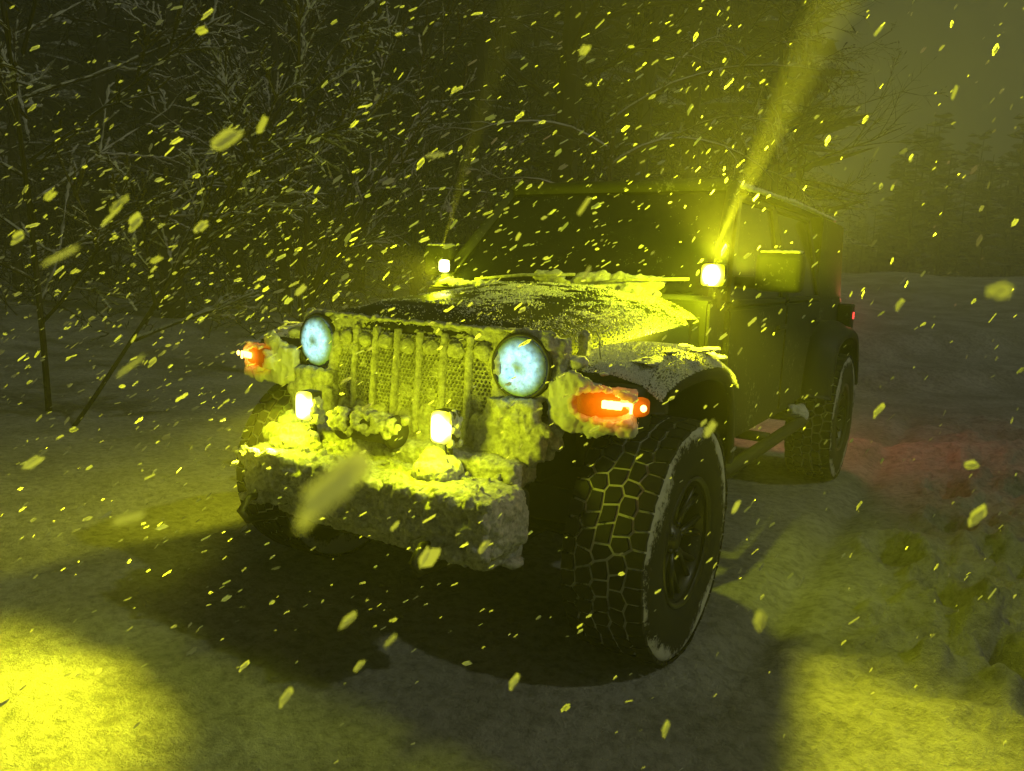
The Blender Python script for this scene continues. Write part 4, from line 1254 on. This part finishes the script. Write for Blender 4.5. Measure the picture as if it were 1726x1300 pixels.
MARKS = [(757, 447, 'the left pillar lamp'), (1180, 463, 'the right pillar lamp'), (547, 573, 'the left headlight'), (885, 612, 'the right headlight'),
 (535, 685, 'the left bumper lamp'), (755, 715, 'the right bumper lamp'), (455, 598, 'the left turn lamp'), (1035, 680, 'the right turn lamp'), (665, 620, 'the middle of the grille'),
 (1110, 590, 'the right fender top'), (1050, 500, 'the snowy hood corner'), (740, 490, 'the hood centre'), (1290, 440, 'the door mirror'), (1420, 533, 'the tail lamp'), (1400, 700, 'the rear tyre'),
 (1050, 900, 'the front tyre tread'), (1180, 900, 'the front wheel rim'), (1110, 1110, 'the foot of the front tyre'), (440, 830, 'the left front tyre'), (660, 820, 'the bumper snow'), (880, 830, 'the right end of the bumper'),
 (940, 320, 'the left roof corner'), (1240, 310, 'the right roof corner'), (1050, 400, 'the windscreen centre'), (945, 100, 'the thick dark trunk'), (1100, 120, 'the arching branches'), (1430, 110, 'the bare branch tips'),
 (1620, 150, 'the open sky'), (1620, 370, 'the distant tree line'), (1600, 470, 'the far field'), (1600, 650, 'the ploughed ridges'), (1550, 750, 'the reddish snow'), (1600, 930, 'the footprints'), (1450, 1200, 'the lit pool at lower right'),
 (515, 440, 'the young tree stem'), (520, 200, 'the young tree crown'), (430, 330, 'the young tree left boughs'), (640, 250, 'the young tree right branches'), (290, 120, 'the dark straight trunk'), (70, 120, 'the feathery tree top'),
 (90, 300, 'the feathery tree boughs'), (190, 300, 'the leaning sapling'), (60, 480, 'the bank at far left'), (200, 500, 'the foot of the leaning sapling'), (350, 490, 'the thicket left of the young tree'), (800, 200, 'the twigs left of the thick trunk'),
 (650, 420, 'the thicket right of the young tree'), (150, 620, 'the dim snow at left'), (320, 640, 'the dim snow beside the left fender'), (150, 820, 'the lit band at left'), (330, 820, 'the lit band by the left tyre'), (150, 980, 'the shadow at left'), (400, 1000, 'the shadow below the left tyre'),
 (650, 1000, 'the shadow under the bumper'), (880, 1050, 'the shadow by the front tyre'), (150, 1180, 'the lit pool at lower left'), (500, 1200, 'the grey snow at bottom left'), (800, 1200, 'the grey snow at bottom centre'), (1150, 1220, 'the grey snow below the front tyre')]
used = set()
for f in FL_[:nind]:
    px, py = f[0], f[1]
    mk = min(MARKS, key=lambda m_: (m_[0]-px)**2+(m_[1]-py)**2); dx, dy = px-mk[0], py-mk[1]; dd = sqrt(dx*dx+dy*dy)
    k = int(((math.degrees(math.atan2(-dy, dx))+22.5) % 360)//45)
    w1 = ('right of', 'above and right of', 'above', 'above and left of', 'left of', 'below and left of', 'below', 'below and right of')[k]
    w2 = 'in front of' if dd < 22 else (('just ' if dd < 60 else ('a little way ' if dd < 110 else 'well '))+w1)
    lpx = f[3]/f[2]*FPX
    w3 = 'larger' if lpx > 15 else ('small' if lpx > 11 else 'tiny')
    w4 = 'plump' if f[5] > .66 else ('slim' if f[5] < .55 else 'even')
    w5 = 'steep' if f[4] > radians(48) else ('flat' if f[4] < radians(32) else 'slanting')
    w4 += ' bright' if rg.random() < 0 else ''
    for lb in (f'{w3} snowflake {w2} {mk[2]}', f'{w3} {w5} snowflake {w2} {mk[2]}', f'{w3} {w5} {w4} snowflake {w2} {mk[2]}'.replace('  ', ' ')):
        if lb not in used: break
    lb = ' '.join(lb.split()[:16]); used.add(lb)
    flake(*f, lb, 'snowflakes falling in the lamp light')
V, F = [], []
for (px, py, dp, sz, an, wd) in FL_[nind:]:
    me, v_, f_ = rg.choice(VAR); m = orient(px, py, an, wd)*sz; c = at(px, py, dp); b0 = len(V)
    V.extend([m @ v + c for v in v_]); F.extend([tuple(b0+k for k in f) for f in f_])
me = bpy.data.meshes.new('falling_snow'); me.from_pydata(V, [], F)
tag(link('falling_snow', me, M_FLAKE, None, True), 'hundreds of small yellow lit snowflakes slanting through the air', 'snowfall', None, 'stuff')

# ------------------------------------------------------------------ haze
m, nt, out = nmat('haze')
pv = N(nt, 'ShaderNodeVolumePrincipled'); pv.inputs['Density'].default_value = 0.0135; pv.inputs['Color'].default_value = (0.9, 0.9, 0.9, 1)
pv.inputs['Anisotropy'].default_value = 0.2
nt.links.new(pv.outputs[0], out.inputs['Volume'])
bm = bmesh.new(); box(bm, (0, 0, 9.0), (900, 900, 24))
o = obj('haze', bm, m, None, False)
tag(o, 'thin snowy haze in the night air', None, None, 'stuff')
